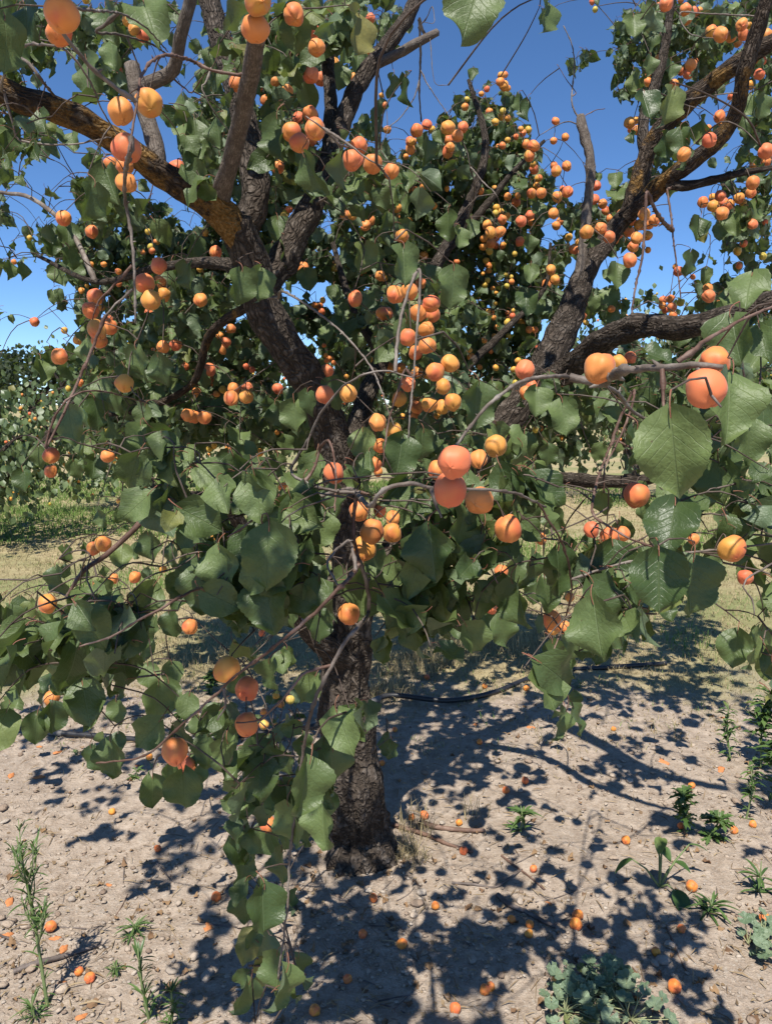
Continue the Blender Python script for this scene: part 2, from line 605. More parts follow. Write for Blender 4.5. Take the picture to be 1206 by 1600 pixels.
ico = [blob_mesh('tmp', M_STONEM, 20 + k, 1, 0.55) for k in range(4)]
ico = [(np.array([v.co[:] for v in me.vertices]), [tuple(p.vertices) for p in me.polygons]) for me in ico]
mb = MB()
for k in range(12000):
    if k < 10500:
        p = G(RND.uniform(-40, 1246), RND.uniform(1100, 1620))
    else:
        x, y = RND.uniform(-3, 3), RND.uniform(0.8, 4.2)
        p = Vector((x, y, hgt(x, y)))
    if RND.random() > gravel_density(p.x, p.y):
        continue
    v, f = ico[k % 4]
    s = RND.choice((0.003, 0.004, 0.005, 0.007, 0.009, 0.013)) * RND.uniform(0.8, 1.3)
    a = RND.uniform(0, 6.28)
    R = np.array(((math.cos(a), -math.sin(a), 0), (math.sin(a), math.cos(a), 0), (0, 0, 1)))
    mb.add((v * (s * RND.uniform(.9, 1.6), s, s)) @ R.T + (p.x, p.y, p.z + s * 0.2), f, tint=RND.random())
prop(mb.build('gravel', M_STONEM), 'small pale gravel scattered over the bare soil', 'gravel', kind='stuff')

# dead leaf scraps and straw lying on the soil
M_LITTER = plain('litter_tan', (0.36, 0.27, 0.16), (0.17, 0.11, 0.065), 20, 0.9, 0.1, mass=True)
mb = MB()
for k in range(2600):
    px, py = RND.uniform(-40, 1246), RND.uniform(1040, 1620)
    p = G(px, py)
    a = RND.uniform(0, 6.28)
    if RND.random() < 0.55:
        l, w = RND.uniform(0.02, 0.08), RND.uniform(0.0006, 0.0013)
    else:
        l, w = RND.uniform(0.005, 0.015), RND.uniform(0.002, 0.005)
    d, q = Vector((math.cos(a), math.sin(a), 0)), Vector((-math.sin(a), math.cos(a), 0))
    z = Vector((0, 0, RND.uniform(0.002, 0.006)))
    e = Vector((0, 0, RND.uniform(-0.002, 0.012)))
    mb.add([p + z - q * w, p + z + q * w, p + d * l / 2 + q * w * 1.4 + z + e, p + d * l / 2 - q * w * 1.4 + z + e * .6, p + d * l + z, ],
           [(0, 1, 2, 3), (3, 2, 4)], tint=RND.random())
prop(mb.build('straw_litter', M_LITTER, smooth=False), 'dry straw and leaf scraps strewn over the soil', 'litter', kind='stuff')

# ------------------------------------------------------------------ grass
M_DRY = plain('grass_dry', (0.47, 0.385, 0.215), (0.33, 0.26, 0.14), 8, 0.9, 0.1, mass=True, trans=0.15)
M_GREEN = plain('grass_green', (0.14, 0.245, 0.05), (0.27, 0.36, 0.11), 8, 0.7, 0.2, mass=True, trans=0.25)


def blades(mb, x, y, n, hmin, hmax, spread, lean, wid):
    """n curved two-piece blades scattered round a point."""
    a, r = NP.uniform(0, 6.28, n), spread * np.sqrt(NP.random(n))
    bx, by = x + r * np.cos(a), y + r * np.sin(a)
    h, ln, la, wa = NP.uniform(hmin, hmax, n), NP.uniform(0, lean, n), NP.uniform(0, 6.28, n), NP.uniform(0, 3.14, n)
    qx, qy = np.cos(wa) * wid, np.sin(wa) * wid
    z = np.full(n, hgt(x, y) - 0.006)
    lx, ly = np.cos(la) * ln * h, np.sin(la) * ln * h
    V = np.stack([np.stack(c, -1) for c in ((bx - qx, by - qy, z), (bx + qx, by + qy, z), (bx + lx * .4 + qx * .7, by + ly * .4 + qy * .7, z + h * .6),
                  (bx + lx * .4 - qx * .7, by + ly * .4 - qy * .7, z + h * .6), (bx + lx, by + ly, z + h * (1 - 0.35 * ln)))], 1)
    F = []
    for k in range(n):
        o = k * 5
        F += [(o, o + 1, o + 2, o + 3), (o + 3, o + 2, o + 4)]
    mb.add(V.reshape(-1, 3), F, tint=np.repeat(NP.random(n), 5))


def green_here(x, y):
    return noise.noise((x * 0.45 + 11, y * 0.45, 4.0))


dry, grn = MB(), MB()
for k in range(11000):
    y = 3.1 + (RND.random() ** 1.5) * 10
    x = RND.uniform(-0.62, 0.62) * (y + 1.5)
    if y < 4.0 and RND.random() > (y - 3.1) * 0.6:
        continue
    w = 0.0009 + y * 0.00035
    lush = y > 6.3 and green_here(x, y) > (0.02 if x > -2 else -0.25)
    if lush or RND.random() < 0.2:
        blades(grn, x, y, 6, 0.015, 0.05, 0.08, 1.1, w)
    if not lush:
        blades(dry, x, y, 10, 0.015, 0.055 if y > 4.2 else 0.035, 0.06 + 0.012 * y, 1.6, w)
for k in range(7000):
    y = RND.uniform(6.3, 16)
    x = RND.uniform(-0.62, 0.62) * (y + 1.5)
    if green_here(x, y) < (0.02 if x > -2 else -0.25):
        continue
    blades(grn, x, y, 13, 0.03, 0.10, 0.22, 1.0, 0.0015 + y * 0.00045)
for (px, py, n, s) in ((20, 1030, 260, .3), (40, 1005, 200, .3), (470, 960, 120, .4), (1130, 1010, 120, .4), (690, 870, 260, .5), (760, 860, 260, .5), (980, 880, 200, .6), (1020, 990, 100, .4)):
    p = G(px, py)
    blades(grn, p.x, p.y, n, 0.04, 0.10, s, 0.8, 0.0028)
for (px, py, n, s) in ((640, 1040, 420, .22), (700, 1020, 420, .3), (830, 1010, 380, .3), (610, 1085, 260, .15), (330, 1020, 300, .4), (760, 1010, 300, .3), (900, 990, 300, .3)):
    p = G(px, py)
    blades(dry, p.x, p.y, n, 0.04, 0.14, s, 1.1, 0.002)
prop(dry.build('dry_grass', M_DRY, smooth=False), 'short straw coloured dry grass between the orchard rows', 'grass', kind='stuff')
prop(grn.build('green_grass', M_GREEN, smooth=False), 'patches of fresh green grass beyond the tree', 'grass', kind='stuff')
#@@TREE

# ------------------------------------------------------------------ leaf shapes
PROF = [(0.0, 0.05), (0.035, 0.30), (0.10, 0.68), (0.20, 0.90), (0.33, 1.0), (0.48, 0.97), (0.62, 0.86), (0.75, 0.66), (0.85, 0.40), (0.92, 0.17), (0.965, 0.06), (1.0, 0.0)]


def prof(t, wid):
    for (a, wa), (b, wb) in zip(PROF, PROF[1:]):
        if t <= b:
            return (wa + (wb - wa) * (t - a) / (b - a)) * wid * 0.5
    return 0.0


def petiole_bend(seed):
    rr = random.Random(seed * 3 + 1)
    return rr.uniform(-.16, .16), rr.uniform(-.34, -.06)


def petiole_end(seed):
    bend, up = petiole_bend(seed)
    return Vector((bend, -0.34, -0.03 + .05 * math.sin(3) + up))


def leaf_shape(rows, cols, seed, wid=0.88, serr=0.0, fold=0.16, curl=0.12, wave=0.05, petiole=True):
    """A heart-shaped pointed blade: x across, y from base (0) to tip (1), +z the upper side. Returns verts, faces, uv, material index per face."""
    rr = random.Random(seed)
    ph, ph2, asym = rr.uniform(0, 6.28), rr.uniform(0, 6.28), rr.uniform(-.06, .06)
    fold *= rr.uniform(0.4, 1.5)
    curl *= rr.uniform(-0.4, 1.6)
    twist = rr.uniform(-.25, .25)
    v, uv, f, mi = [], [], [], []
    ts = [(i / rows) ** 0.92 for i in range(rows + 1)]
    for i, tt in enumerate(ts):
        for j in range(cols + 1):
            u = j / cols * 2 - 1
            w = prof(tt, wid) * (1 + asym * (1 if u > 0 else -1))
            e = abs(u)
            if serr and e > 0.99 and 0.05 < tt < 0.97:
                w *= 1 + serr * (1 if i % 2 else -1)
            x = u * w
            y = tt - 0.10 * (1 - tt) ** 6 * e * 1.0 - (0.07 * (e ** 1.5) * (1 - tt) if tt < 0.3 else 0)
            z = fold * abs(x) * 1.1 - fold * 0.25 - curl * tt * tt + twist * x * (tt - .3)
            z += wave * e ** 2 * math.sin(tt * 11 + ph + (2.1 if u > 0 else 0)) + wave * 0.6 * math.sin(tt * 5 + ph2) * u
            v.append((x, y, z))
            uv.append((0.5 + u * 0.5 * prof(tt, wid) / (wid * .5 + 1e-6), tt))
    c1 = cols + 1
    for i in range(rows):
        for j in range(cols):
            f.append((i * c1 + j, i * c1 + j + 1, (i + 1) * c1 + j + 1, (i + 1) * c1 + j))
            mi.append(0)
    if petiole:
        k = len(v)
        bend, up = petiole_bend(seed)
        path = np.array([(bend * t * t, -0.36 * t * (1.25 - .25 * t) + 0.02, -0.03 + .05 * math.sin(t * 3) + up * t * t) for t in (0, .2, .4, .6, .8, 1)])
        pv, pf, _ = tube(path, np.array((.009, .010, .010, .011, .012, .015)), 5, cap=False)
        v += [tuple(p) for p in pv]
        uv += [(0.5, 0.0)] * len(pv)
        f += [tuple(i + k for i in q) for q in pf]
        mi += [1] * len(pf)
    return np.array(v), f, np.array(uv), mi


near_leaf_meshes = []
for k in range(14):
    v, f, uv, mi = leaf_shape(26, 8, 100 + k, wid=0.90 + 0.025 * (k % 6), serr=0.022, fold=0.38, curl=0.28, wave=0.11)
    b = MB()
    b.v, b.f, b.n, b.uv, b.tint, b.mi = [v], f, len(v), [uv], [np.full(len(v), .5)], mi
    near_leaf_meshes.append(b.mesh('leaf', [M_LEAF, M_PET]))
MID = [leaf_shape(7, 4, 300 + k, wid=0.84 + 0.025 * (k % 6), fold=0.42, curl=0.34, wave=0.13) for k in range(14)]
FAR = [leaf_shape(3, 2, 500 + k, wid=0.85, petiole=False, wave=0.09) for k in range(8)]


class LeafMass:
    """Thousands of small leaves gathered by template, written as one mesh."""
    def __init__(s, templates):
        s.tp, s.items = templates, [[] for _ in templates]

    def add(s, M, tint):
        s.items[RND.randrange(len(s.tp))].append((M, tint))

    def build(s, name, mats, parent):
        V, U, T, F, MI, n = [], [], [], [], [], 0
        for (v, f, uv, mi), it in zip(s.tp, s.items):
            if not it:
                continue
            Ms = np.array([[list(r) for r in m] for m, _ in it])
            ti = np.array([x for _, x in it])
            w = np.einsum('nij,vj->nvi', Ms[:, :3, :3], v) + Ms[:, None, :3, 3]
            V.append(w.reshape(-1, 3))
            U.append(np.tile(uv, (len(it), 1)))
            T.append(np.repeat(ti, len(v)))
            fl = [q for q in f]
            for k in range(len(it)):
                o = n + k * len(v)
                F.extend([tuple(i + o for i in q) for q in fl])
            MI.extend(mi * len(it))
            n += len(it) * len(v)
        b = MB()
        b.v, b.uv, b.tint, b.f, b.mi, b.n = V, U, T, F, MI, n
        return b.build(name, mats, parent)


def leaf_matrix(base, long_axis, normal, L):
    y = long_axis.normalized()
    z = (normal - y * normal.dot(y))
    if z.length < 1e-4:
        z = y.orthogonal()
    z.normalize()
    x = y.cross(z)
    M = Matrix((x, y, z)).transposed().to_4x4() @ Matrix.Scale(L, 4)
    M.translation = base
    return M


# ------------------------------------------------------------------ fruit seen in the tree: tile origin, then (x, y, diameter) in a 4.02 times enlarged tile
FR = {
 (0, 0): [(393,90,205),(372,205,160),(805,130,66),(845,182,72),(897,228,75),(540,0,50),(742,440,60),(760,700,150),(938,645,165),(797,930,168)],
 (300, 0): [(415,15,158),(398,180,165),(640,90,130),(100,5,60),(750,200,95),(783,300,105),(1122,115,60),(893,398,65),(745,470,98),(810,497,80),(522,507,65),(600,570,70),(283,522,100),(280,620,68),(415,545,60),(458,630,60),(670,742,75),(742,712,90),(628,830,115),(675,898,120),(772,810,122),(745,872,85),(1048,918,110),(1010,1005,118),(1135,1030,118),(1020,490,60),(1105,330,45),(1190,660,50),(1190,600,36)],
 (600, 0): [(5,660,36),(20,815,50),(205,820,80),(268,783,62),(165,888,60),(182,890,50),(163,937,60),(138,985,40),(400,803,85),(495,800,65),(460,852,70),(405,880,60),(415,925,60),(398,955,65),(300,815,50),(758,470,42),(728,515,55),(752,540,58),(775,555,40),(735,475,50),(508,672,50),(520,625,36),(610,590,36),(645,560,40),(745,698,42),(735,733,46),(775,743,45),(697,767,48),(660,703,50),(905,815,46),(870,835,50),(858,810,36),(828,860,40),(890,905,55),(938,918,72),(912,977,70),(1075,762,50),(1063,885,45),(1137,862,52),(715,925,42),(742,915,45),(775,880,40)],
 (900, 0): [(100,10,40),(118,60,36),(515,42,52),(563,25,85),(655,0,40),(685,60,70),(692,122,65),(770,70,48),(735,75,60),(848,196,68),(905,215,85),(970,232,65),(1037,157,72),(1080,160,45),(1048,217,65),(1013,268,56),(1160,380,60),(1147,467,65),(1088,535,52),(968,608,42),(525,368,60),(450,515,55),(450,470,36),(718,408,72),(740,390,50),(660,447,52),(700,465,58),(612,530,58),(335,772,68),(368,757,52),(385,818,60),(345,810,50),(898,732,72),(905,775,45),(828,805,45),(833,880,85),(675,970,85),(455,995,55),(545,770,50),(1190,225,80),(1190,950,95)],
 (0, 250): [(700,25,90),(785,40,110),(795,140,120),(402,365,95),(578,450,75),(188,488,34),(90,640,36),(875,395,44),(945,415,50),(932,450,42),(985,515,40),(950,545,44),(957,570,44),(900,580,34),(578,653,42),(655,655,42),(800,735,50),(748,775,45),(548,790,36),(515,820,40),(1000,665,100),(912,773,115),(948,880,112),(1030,845,85),(1000,770,80),(602,860,98),(572,945,105),(640,930,50),(683,1005,60),(745,700,40),(970,400,36),(1115,52,100),(940,960,60)],
 (300, 250): [(540,45,82),(465,260,42),(568,315,40),(590,335,50),(612,310,48),(578,355,50),(290,430,50),(85,460,50),(150,580,75),(52,685,44),(20,660,30),(55,880,80),(698,675,68),(895,680,50),(900,640,36),(1075,712,42),(770,910,42),(802,918,48),(815,952,48),(822,880,40),(1025,870,90),(1195,965,80),(1182,728,62),(960,345,60),(1005,340,65),(1090,412,62),(1120,378,60),(1085,325,36),(800,335,50)],
 (600, 250): [(45,70,98),(190,185,40),(245,170,45),(265,155,36),(150,190,40),(395,180,36),(315,288,44),(603,195,50),(80,300,60),(93,360,34),(160,375,40),(113,478,80),(248,600,56),(457,640,40),(5,735,50),(70,845,105),(160,825,105),(228,775,70),(295,903,105),(212,960,105),(15,965,80),(300,970,95),(775,230,52),(828,265,56),(838,225,40),(940,60,56),(935,25,45),(968,115,50),(957,163,48),(925,210,62),(985,208,65),(1080,70,66),(1145,38,60),(1065,35,50),(1120,180,40),(1152,200,66),(1087,232,66),(1062,337,68),(1103,385,50),(1080,412,55),(1160,485,50),(1190,560,60),(853,512,60),(860,385,70),(915,347,58),(925,390,50),(705,300,50),(700,335,42),(742,375,60),(732,325,45),(770,350,44),(647,407,60),(668,455,70),(730,450,64),(628,493,50),(620,545,50),(672,523,60),(660,573,46),(700,540,44),(745,537,44),(700,490,50),(640,632,42),(655,665,46),(655,695,42),(620,715,26),(650,755,36),(632,787,42),(680,805,30),(703,835,26),(797,735,32),(800,765,40),(770,790,34),(765,720,28),(698,900,30),(655,950,32),(678,955,30),(688,990,34),(775,960,34),(805,980,40),(775,995,32),(810,945,26),(1047,690,64),(1072,752,62),(1018,780,62),(820,590,36),(695,180,45)],
 (900, 250): [(125,163,58),(112,248,60),(165,275,60),(185,320,55),(210,368,52),(285,347,70),(327,303,68),(345,380,65),(425,340,75),(490,380,70),(455,400,68),(398,408,68),(330,448,68),(262,462,64),(155,430,78),(65,452,80),(205,483,70),(240,500,56),(378,490,72),(445,475,62),(355,545,68),(290,505,40),(450,565,40),(15,520,50),(40,585,62),(10,570,60),(335,630,82),(46,890,58),(40,983,50),(220,935,50),(455,15,50),(793,265,66),(858,290,70),(903,225,66),(855,235,50),(920,268,64),(915,335,76),(955,280,65),(1020,240,64),(1045,265,50),(1107,142,76),(1095,205,66),(1105,403,60),(1185,390,36),(1050,525,50),(1010,573,54),(1020,665,42),(640,700,62),(620,670,36),(730,735,36),(543,880,56),(590,872,54),(600,925,58),(540,915,50),(655,895,52),(605,980,58),(560,940,50),(825,808,62),(830,855,78),(910,840,55),(955,965,70),(895,900,40),(1170,605,50),(1115,25,56),(1190,10,60)],
 (0, 500): [(220,12,58),(407,65,46),(610,60,118),(690,45,95),(625,130,95),(500,120,70),(375,230,100),(508,393,46),(783,398,115),(1028,168,78),(1105,157,75),(970,190,36),(1165,290,54),(430,430,36),(322,850,95),(678,855,80),(668,690,44),(1180,597,80),(1187,925,32),(805,165,40),(322,950,75)],
 (300, 500): [(245,55,60),(177,100,54),(217,138,60),(198,185,60),(112,313,74),(135,400,44),(125,370,40),(340,292,38),(380,312,44),(263,432,75),(345,430,72),(248,490,90),(340,480,85),(195,437,50),(155,465,44),(320,375,40),(80,612,82),(10,607,80),(30,455,60),(540,430,65),(555,460,40),(845,320,88),(835,470,112),(982,460,108),(838,608,60),(840,660,60),(1165,645,108),(1113,245,52),(840,222,32),(862,240,40),(845,255,34),(890,268,30),(880,240,28),(830,160,30),(757,310,32),(970,355,32),(1073,590,36),(1100,560,40),(1105,600,34),(1060,620,34),(1068,677,32),(1060,530,34),(535,705,34),(812,810,56),(880,895,72),(890,960,125),(1180,790,90),(1015,895,60),(955,915,44),(1145,905,90),(140,790,40),(110,810,40),(230,805,46),(425,835,54),(60,935,46),(170,990,60),(1090,950,60),(1170,955,60)],
 (600, 500): [(152,108,106),(270,160,105),(265,60,100),(198,205,90),(412,272,110),(320,325,110),(370,418,95),(270,340,60),(105,300,64),(150,403,92),(97,495,96),(28,300,70),(208,330,70),(430,515,105),(285,530,98),(365,545,90),(205,552,72),(200,498,66),(200,607,66),(58,692,100),(440,620,50),(330,600,50),(115,605,40),(535,187,40),(545,230,50),(670,195,34),(630,130,36),(342,185,30),(465,138,36),(380,195,36),(700,300,40),(600,295,36),(840,257,46),(883,312,115),(890,455,80),(925,415,72),(825,395,44),(812,310,40),(970,172,44),(858,18,52),(910,60,46),(945,60,46),(775,15,50),(780,100,36),(745,135,40),(705,45,36),(690,100,34),(440,892,205),(335,940,118),(415,1065,200),(593,872,108),(700,790,130),(640,730,60),(1108,743,38),(950,690,40),(980,680,40)],
 (900, 500): [(147,300,185),(265,265,90),(340,235,70),(810,430,238),(870,260,190),(60,15,40),(107,105,46),(245,503,36)],
 (0, 750): [(302,775,115),(590,430,85),(650,400,95),(752,133,40),(815,145,60),(845,165,40),(715,620,60),(850,610,70),(605,665,50),(1185,250,90),(1195,920,95),(1025,560,50),(915,55,34)],
 (300, 750): [(58,220,78),(5,250,70),(120,180,75),(205,215,32),(160,350,90),(290,352,52),(130,85,44),(172,8,60),(1050,195,120),(975,375,76),(1025,350,72),(960,425,74),(1130,325,155),(1080,430,140),(1180,190,80),(955,290,76),(890,470,50),(920,540,70),(985,840,130),(440,960,46),(575,45,60)],
 (600, 750): [(597,130,165),(55,240,90),(50,330,115),(780,305,155),(985,370,75),(735,575,84),(700,690,84),(675,795,84),(650,735,70),(592,800,72),(1053,878,112),(1060,940,70),(1130,925,85),(1160,415,50),(1165,735,60)],
 (900, 750): [(378,92,152),(95,310,95),(205,350,110),(285,340,100),(975,430,165),(735,370,70),(395,480,60),(140,395,50),(1060,610,95)],
 (0, 1000): [(330,365,95),(1098,695,155),(1170,780,100)],
 (300, 1000): [(222,182,160),(345,305,150),(342,530,145),(0,790,70),(528,350,46),(557,403,52),(618,375,58),(453,533,58),(530,540,46),(580,572,40),(620,540,40),(665,520,44),(665,555,46),(450,450,44),(755,15,60),(820,30,75)],
 (300, 1250): [(475,150,95)],
}
APR_D = 0.042
fruit = []                                                # px, py, diameter px, depth, metres across
for (ox, oy), L in FR.items():
    for (x, y, dd) in L:
        q = dd / 4.02
        D = APR_D * RND.uniform(0.94, 1.06)
        d = D * FPX / q
        if d > 3.7:
            D *= 3.7 / d
            d = 3.7 * RND.uniform(0.95, 1.03)
            D = q * d / FPX
        fruit.append([ox + x / 4.02, oy + y / 4.02, q, d, D])
FA = np.array(fruit)

# ------------------------------------------------------------------ the apricot tree: trunk and limbs
BASE = G(560, 1338)
tree = empty('apricot_tree', BASE, 'large fruiting apricot tree with dark fissured trunk and drooping leafy branches', 'tree')
SKEL = []                                                # points of the wood that twigs may grow from: x, y, z, radius
CLEAR = []                                               # px, py, half width px, depth: wood that stays in view


def limb(name, pts, mat, sides=18, rough=0.25, ridge=0.10, step=0.018, skel=True, clear=0.0, label=None, parent=None):
    pp = [P(*q[:3]) for q in pts]
    rad = [q[3] / 2 for q in pts]
    path, ro = smooth_path(pp, rad, step)
    v, f, uv = tube(path, ro, sides, rough, ridge, seed=len(SKEL) * 0.01)
    b = MB()
    b.add(v, f, uv)
    o = b.build(name, mat, parent or tree)
    if label:
        o['label'] = label
    if skel:
        SKEL.extend([(*p, r) for p, r in zip(path[2::3], ro[2::3])])
    if clear:
        for p, r in zip(path[::2], ro[::2]):
            x, y, d = proj(p)
            CLEAR.append((x, y, r * FPX / d * clear, d))
    return o


tb = proj(BASE)
limb('trunk', [(566, tb[1] + 40, tb[2] + .01, .285), (563, tb[1] - 4, tb[2], .235), (560, tb[1] - 44, tb[2] - .02, .205), (556, 1255, 2.60, .188), (543, 1130, 2.57, .182), (543, 1040, 2.55, .16), (540, 960, 2.53, .165), (543, 900, 2.5, .15)],
     M_BARK, 56, 0.3, 0.2, 0.010, clear=0.9)
limb('limb', [(543, 960, 2.52, .12), (548, 850, 2.45, .115), (530, 730, 2.4, .11), (495, 620, 2.3, .108), (445, 540, 2.2, .104), (408, 470, 2.15, .10), (388, 400, 2.1, .095), (368, 345, 2.05, .09)],
     M_BARK, 32, 0.25, 0.13, 0.014, clear=0.85)
limb('limb', [(378, 365, 2.07, .09), (335, 325, 2.0, .075), (300, 300, 1.95, .068), (245, 265, 1.9, .064), (190, 225, 1.85, .058), (140, 193, 1.8, .058), (80, 168, 1.75, .060), (20, 150, 1.7, .058), (-60, 110, 1.65, .05), (-190, 60, 1.6, .04)],
     M_LICH, 28, 0.25, 0.12, 0.012, clear=0.95, label='limb crusted with orange lichen')
limb('limb', [(380, 370, 2.1, .08), (398, 300, 2.12, .075), (385, 200, 2.15, .07), (360, 110, 2.2, .065), (335, 30, 2.25, .06), (310, -90, 2.3, .055), (300, -250, 2.3, .03)], M_BARK, 24)
limb('branch', [(340, 318, 2.02, .058), (352, 280, 1.93, .046), (368, 225, 1.83, .042), (385, 150, 1.68, .039), (398, 80, 1.55, .037), (405, 0, 1.42, .034), (405, -110, 1.3, .028)],
     M_SMOOTH, 18, 0.14, 0.03, 0.012, clear=0.95, label='smooth grey upright branch')
limb('limb', [(405, 455, 2.18, .09), (440, 410, 2.22, .085), (472, 350, 2.25, .08), (500, 290, 2.3, .066), (530, 205, 2.4, .06), (562, 130, 2.45, .055), (605, 70, 2.5, .05), (640, 20, 2.55, .044), (670, -60, 2.6, .035), (700, -200, 2.6, .02)],
     M_BARK, 22, clear=0.5)
limb('branch', [(515, 240, 2.38, .05), (517, 170, 2.45, .045), (512, 90, 2.5, .04), (520, 0, 2.5, .03), (530, -120, 2.5, .02)], M_BARK, 16)
limb('branch', [(590, 100, 2.48, .03), (620, 85, 2.45, .03), (650, 68, 2.42, .029), (684, 50, 2.4, .022)], M_SMOOTH, 14, 0.2, 0.04)
limb('branch', [(248, 268, 1.9, .05), (240, 215, 1.9, .042), (222, 165, 1.9, .038), (212, 135, 1.9, .036), (206, 100, 1.9, .034)], M_SMOOTH, 16, 0.25, 0.06, clear=0.8)
limb('branch', [(213, 138, 1.9, .034), (240, 128, 1.87, .034), (272, 108, 1.85, .032), (282, 60, 1.8, .03), (298, 0, 1.75, .028), (310, -80, 1.7, .02)], M_SMOOTH, 16, 0.2, 0.04, clear=0.8)
limb('limb', [(545, 950, 2.53, .12), (605, 880, 2.6, .122), (690, 770, 2.7, .105), (780, 670, 2.76, .10), (840, 590, 2.8, .10), (882, 510, 2.85, .10), (912, 430, 2.9, .085), (950, 372, 2.95, .07), (985, 320, 2.95, .06), (1008, 255, 3.0, .055), (1005, 190, 3.05, .045), (1035, 90, 3.1, .035), (1050, -20, 3.1, .03), (1060, -150, 3.1, .02)],
     M_BARK, 30, 0.25, 0.13, 0.016, clear=0.35)
limb('branch', [(905, 440, 2.88, .042), (916, 330, 2.9, .034), (922, 255, 2.9, .033), (908, 195, 2.9, .040), (906, 180, 2.9, .026)], M_SMOOTH, 16, 0.5, 0.2, clear=0.3, label='dead stub of a cut leader')
limb('limb', [(985, 325, 2.93, .06), (1005, 250, 2.9, .062), (1025, 212, 2.87, .068), (1060, 172, 2.82, .07), (1100, 138, 2.77, .066), (1150, 100, 2.7, .06), (1206, 66, 2.65, .055), (1290, 10, 2.6, .045), (1400, -60, 2.5, .03)], M_LICH2, 22, clear=0.9, label='high limb with patches of orange lichen')
limb('limb', [(975, 340, 2.93, .06), (1010, 308, 2.88, .062), (1042, 280, 2.82, .064), (1085, 248, 2.75, .06), (1128, 210, 2.68, .058), (1150, 172, 2.62, .05), (1162, 115, 2.55, .05), (1180, 55, 2.5, .048), (1200, -10, 2.45, .044), (1230, -120, 2.4, .03)], M_LICH2, 22, clear=0.9)
limb('branch', [(1040, 288, 2.82, .04), (1075, 290, 2.8, .036), (1110, 282, 2.78, .03), (1150, 272, 2.75, .026), (1206, 262, 2.7, .018)], M_BARK, 12)
limb('limb', [(838, 600, 2.8, .09), (885, 578, 2.65, .085), (945, 530, 2.45, .08), (1000, 509, 2.32, .072), (1060, 512, 2.2, .068), (1120, 500, 2.1, .06), (1206, 468, 2.0, .05), (1330, 420, 1.9, .04)], M_BARK, 24, clear=0.5)
limb('branch', [(700, 765, 2.7, .05), (800, 752, 2.6, .045), (870, 748, 2.5, .042), (930, 752, 2.35, .042), (990, 752, 2.25, .034), (1060, 738, 2.15, .028), (1150, 720, 2.05, .02)], M_BARK, 16, clear=0.7)
limb('limb', [(543, 950, 2.53, .085), (546, 800, 2.52, .075), (548, 720, 2.6, .068), (565, 640, 2.7, .065), (597, 560, 2.85, .06), (630, 490, 3.0, .055), (690, 400, 3.2, .05), (740, 300, 3.3, .042), (758, 220, 3.35, .032), (732, 125, 3.4, .018)], M_BARK, 20)
limb('branch', [(597, 560, 2.85, .04), (565, 505, 2.9, .034), (540, 450, 3.0, .028), (520, 380, 3.1, .02)], M_BARK, 12)
limb('branch', [(690, 400, 3.2, .035), (760, 320, 3.3, .03), (800, 270, 3.35, .022), (850, 220, 3.4, .014)], M_BARK, 12)
limb('branch', [(690, 640, 2.9, .035), (735, 570, 3.0, .032), (770, 535, 3.05, .03), (800, 505, 3.1, .026), (850, 450, 3.2, .018), (860, 380, 3.25, .012)], M_BARK, 12)
limb('limb', [(537, 1030, 2.5, .085), (487, 990, 2.36, .06), (440, 925, 2.2, .05), (392, 850, 2.05, .042), (352, 788, 1.95, .038), (290, 779, 1.92, .036), (235, 790, 1.9, .022)], M_BARK, 18, clear=0.5)
limb('branch', [(235, 800, 1.85, .016), (205, 832, 1.8, .014), (165, 868, 1.75, .012), (130, 893, 1.7, .010), (105, 932, 1.68, .006)], M_TWIGR, 10, 0.2, 0)
limb('branch', [(400, 470, 2.2, .03), (330, 520, 2.45, .028), (300, 600, 2.6, .024), (220, 640, 2.7, .02), (150, 650, 2.75, .012)], M_LICH2, 14)
limb('branch', [(390, 420, 2.1, .04), (320, 410, 2.3, .034), (240, 420, 2.5, .028), (150, 440, 2.7, .02), (60, 400, 2.9, .014)], M_BARK, 12)
limb('branch', [(150, 440, 2.7, .02), (110, 360, 2.8, .018), (50, 310, 2.9, .016), (0, 300, 3.0, .014), (-60, 280, 3.0, .01)], M_TWIG, 10)

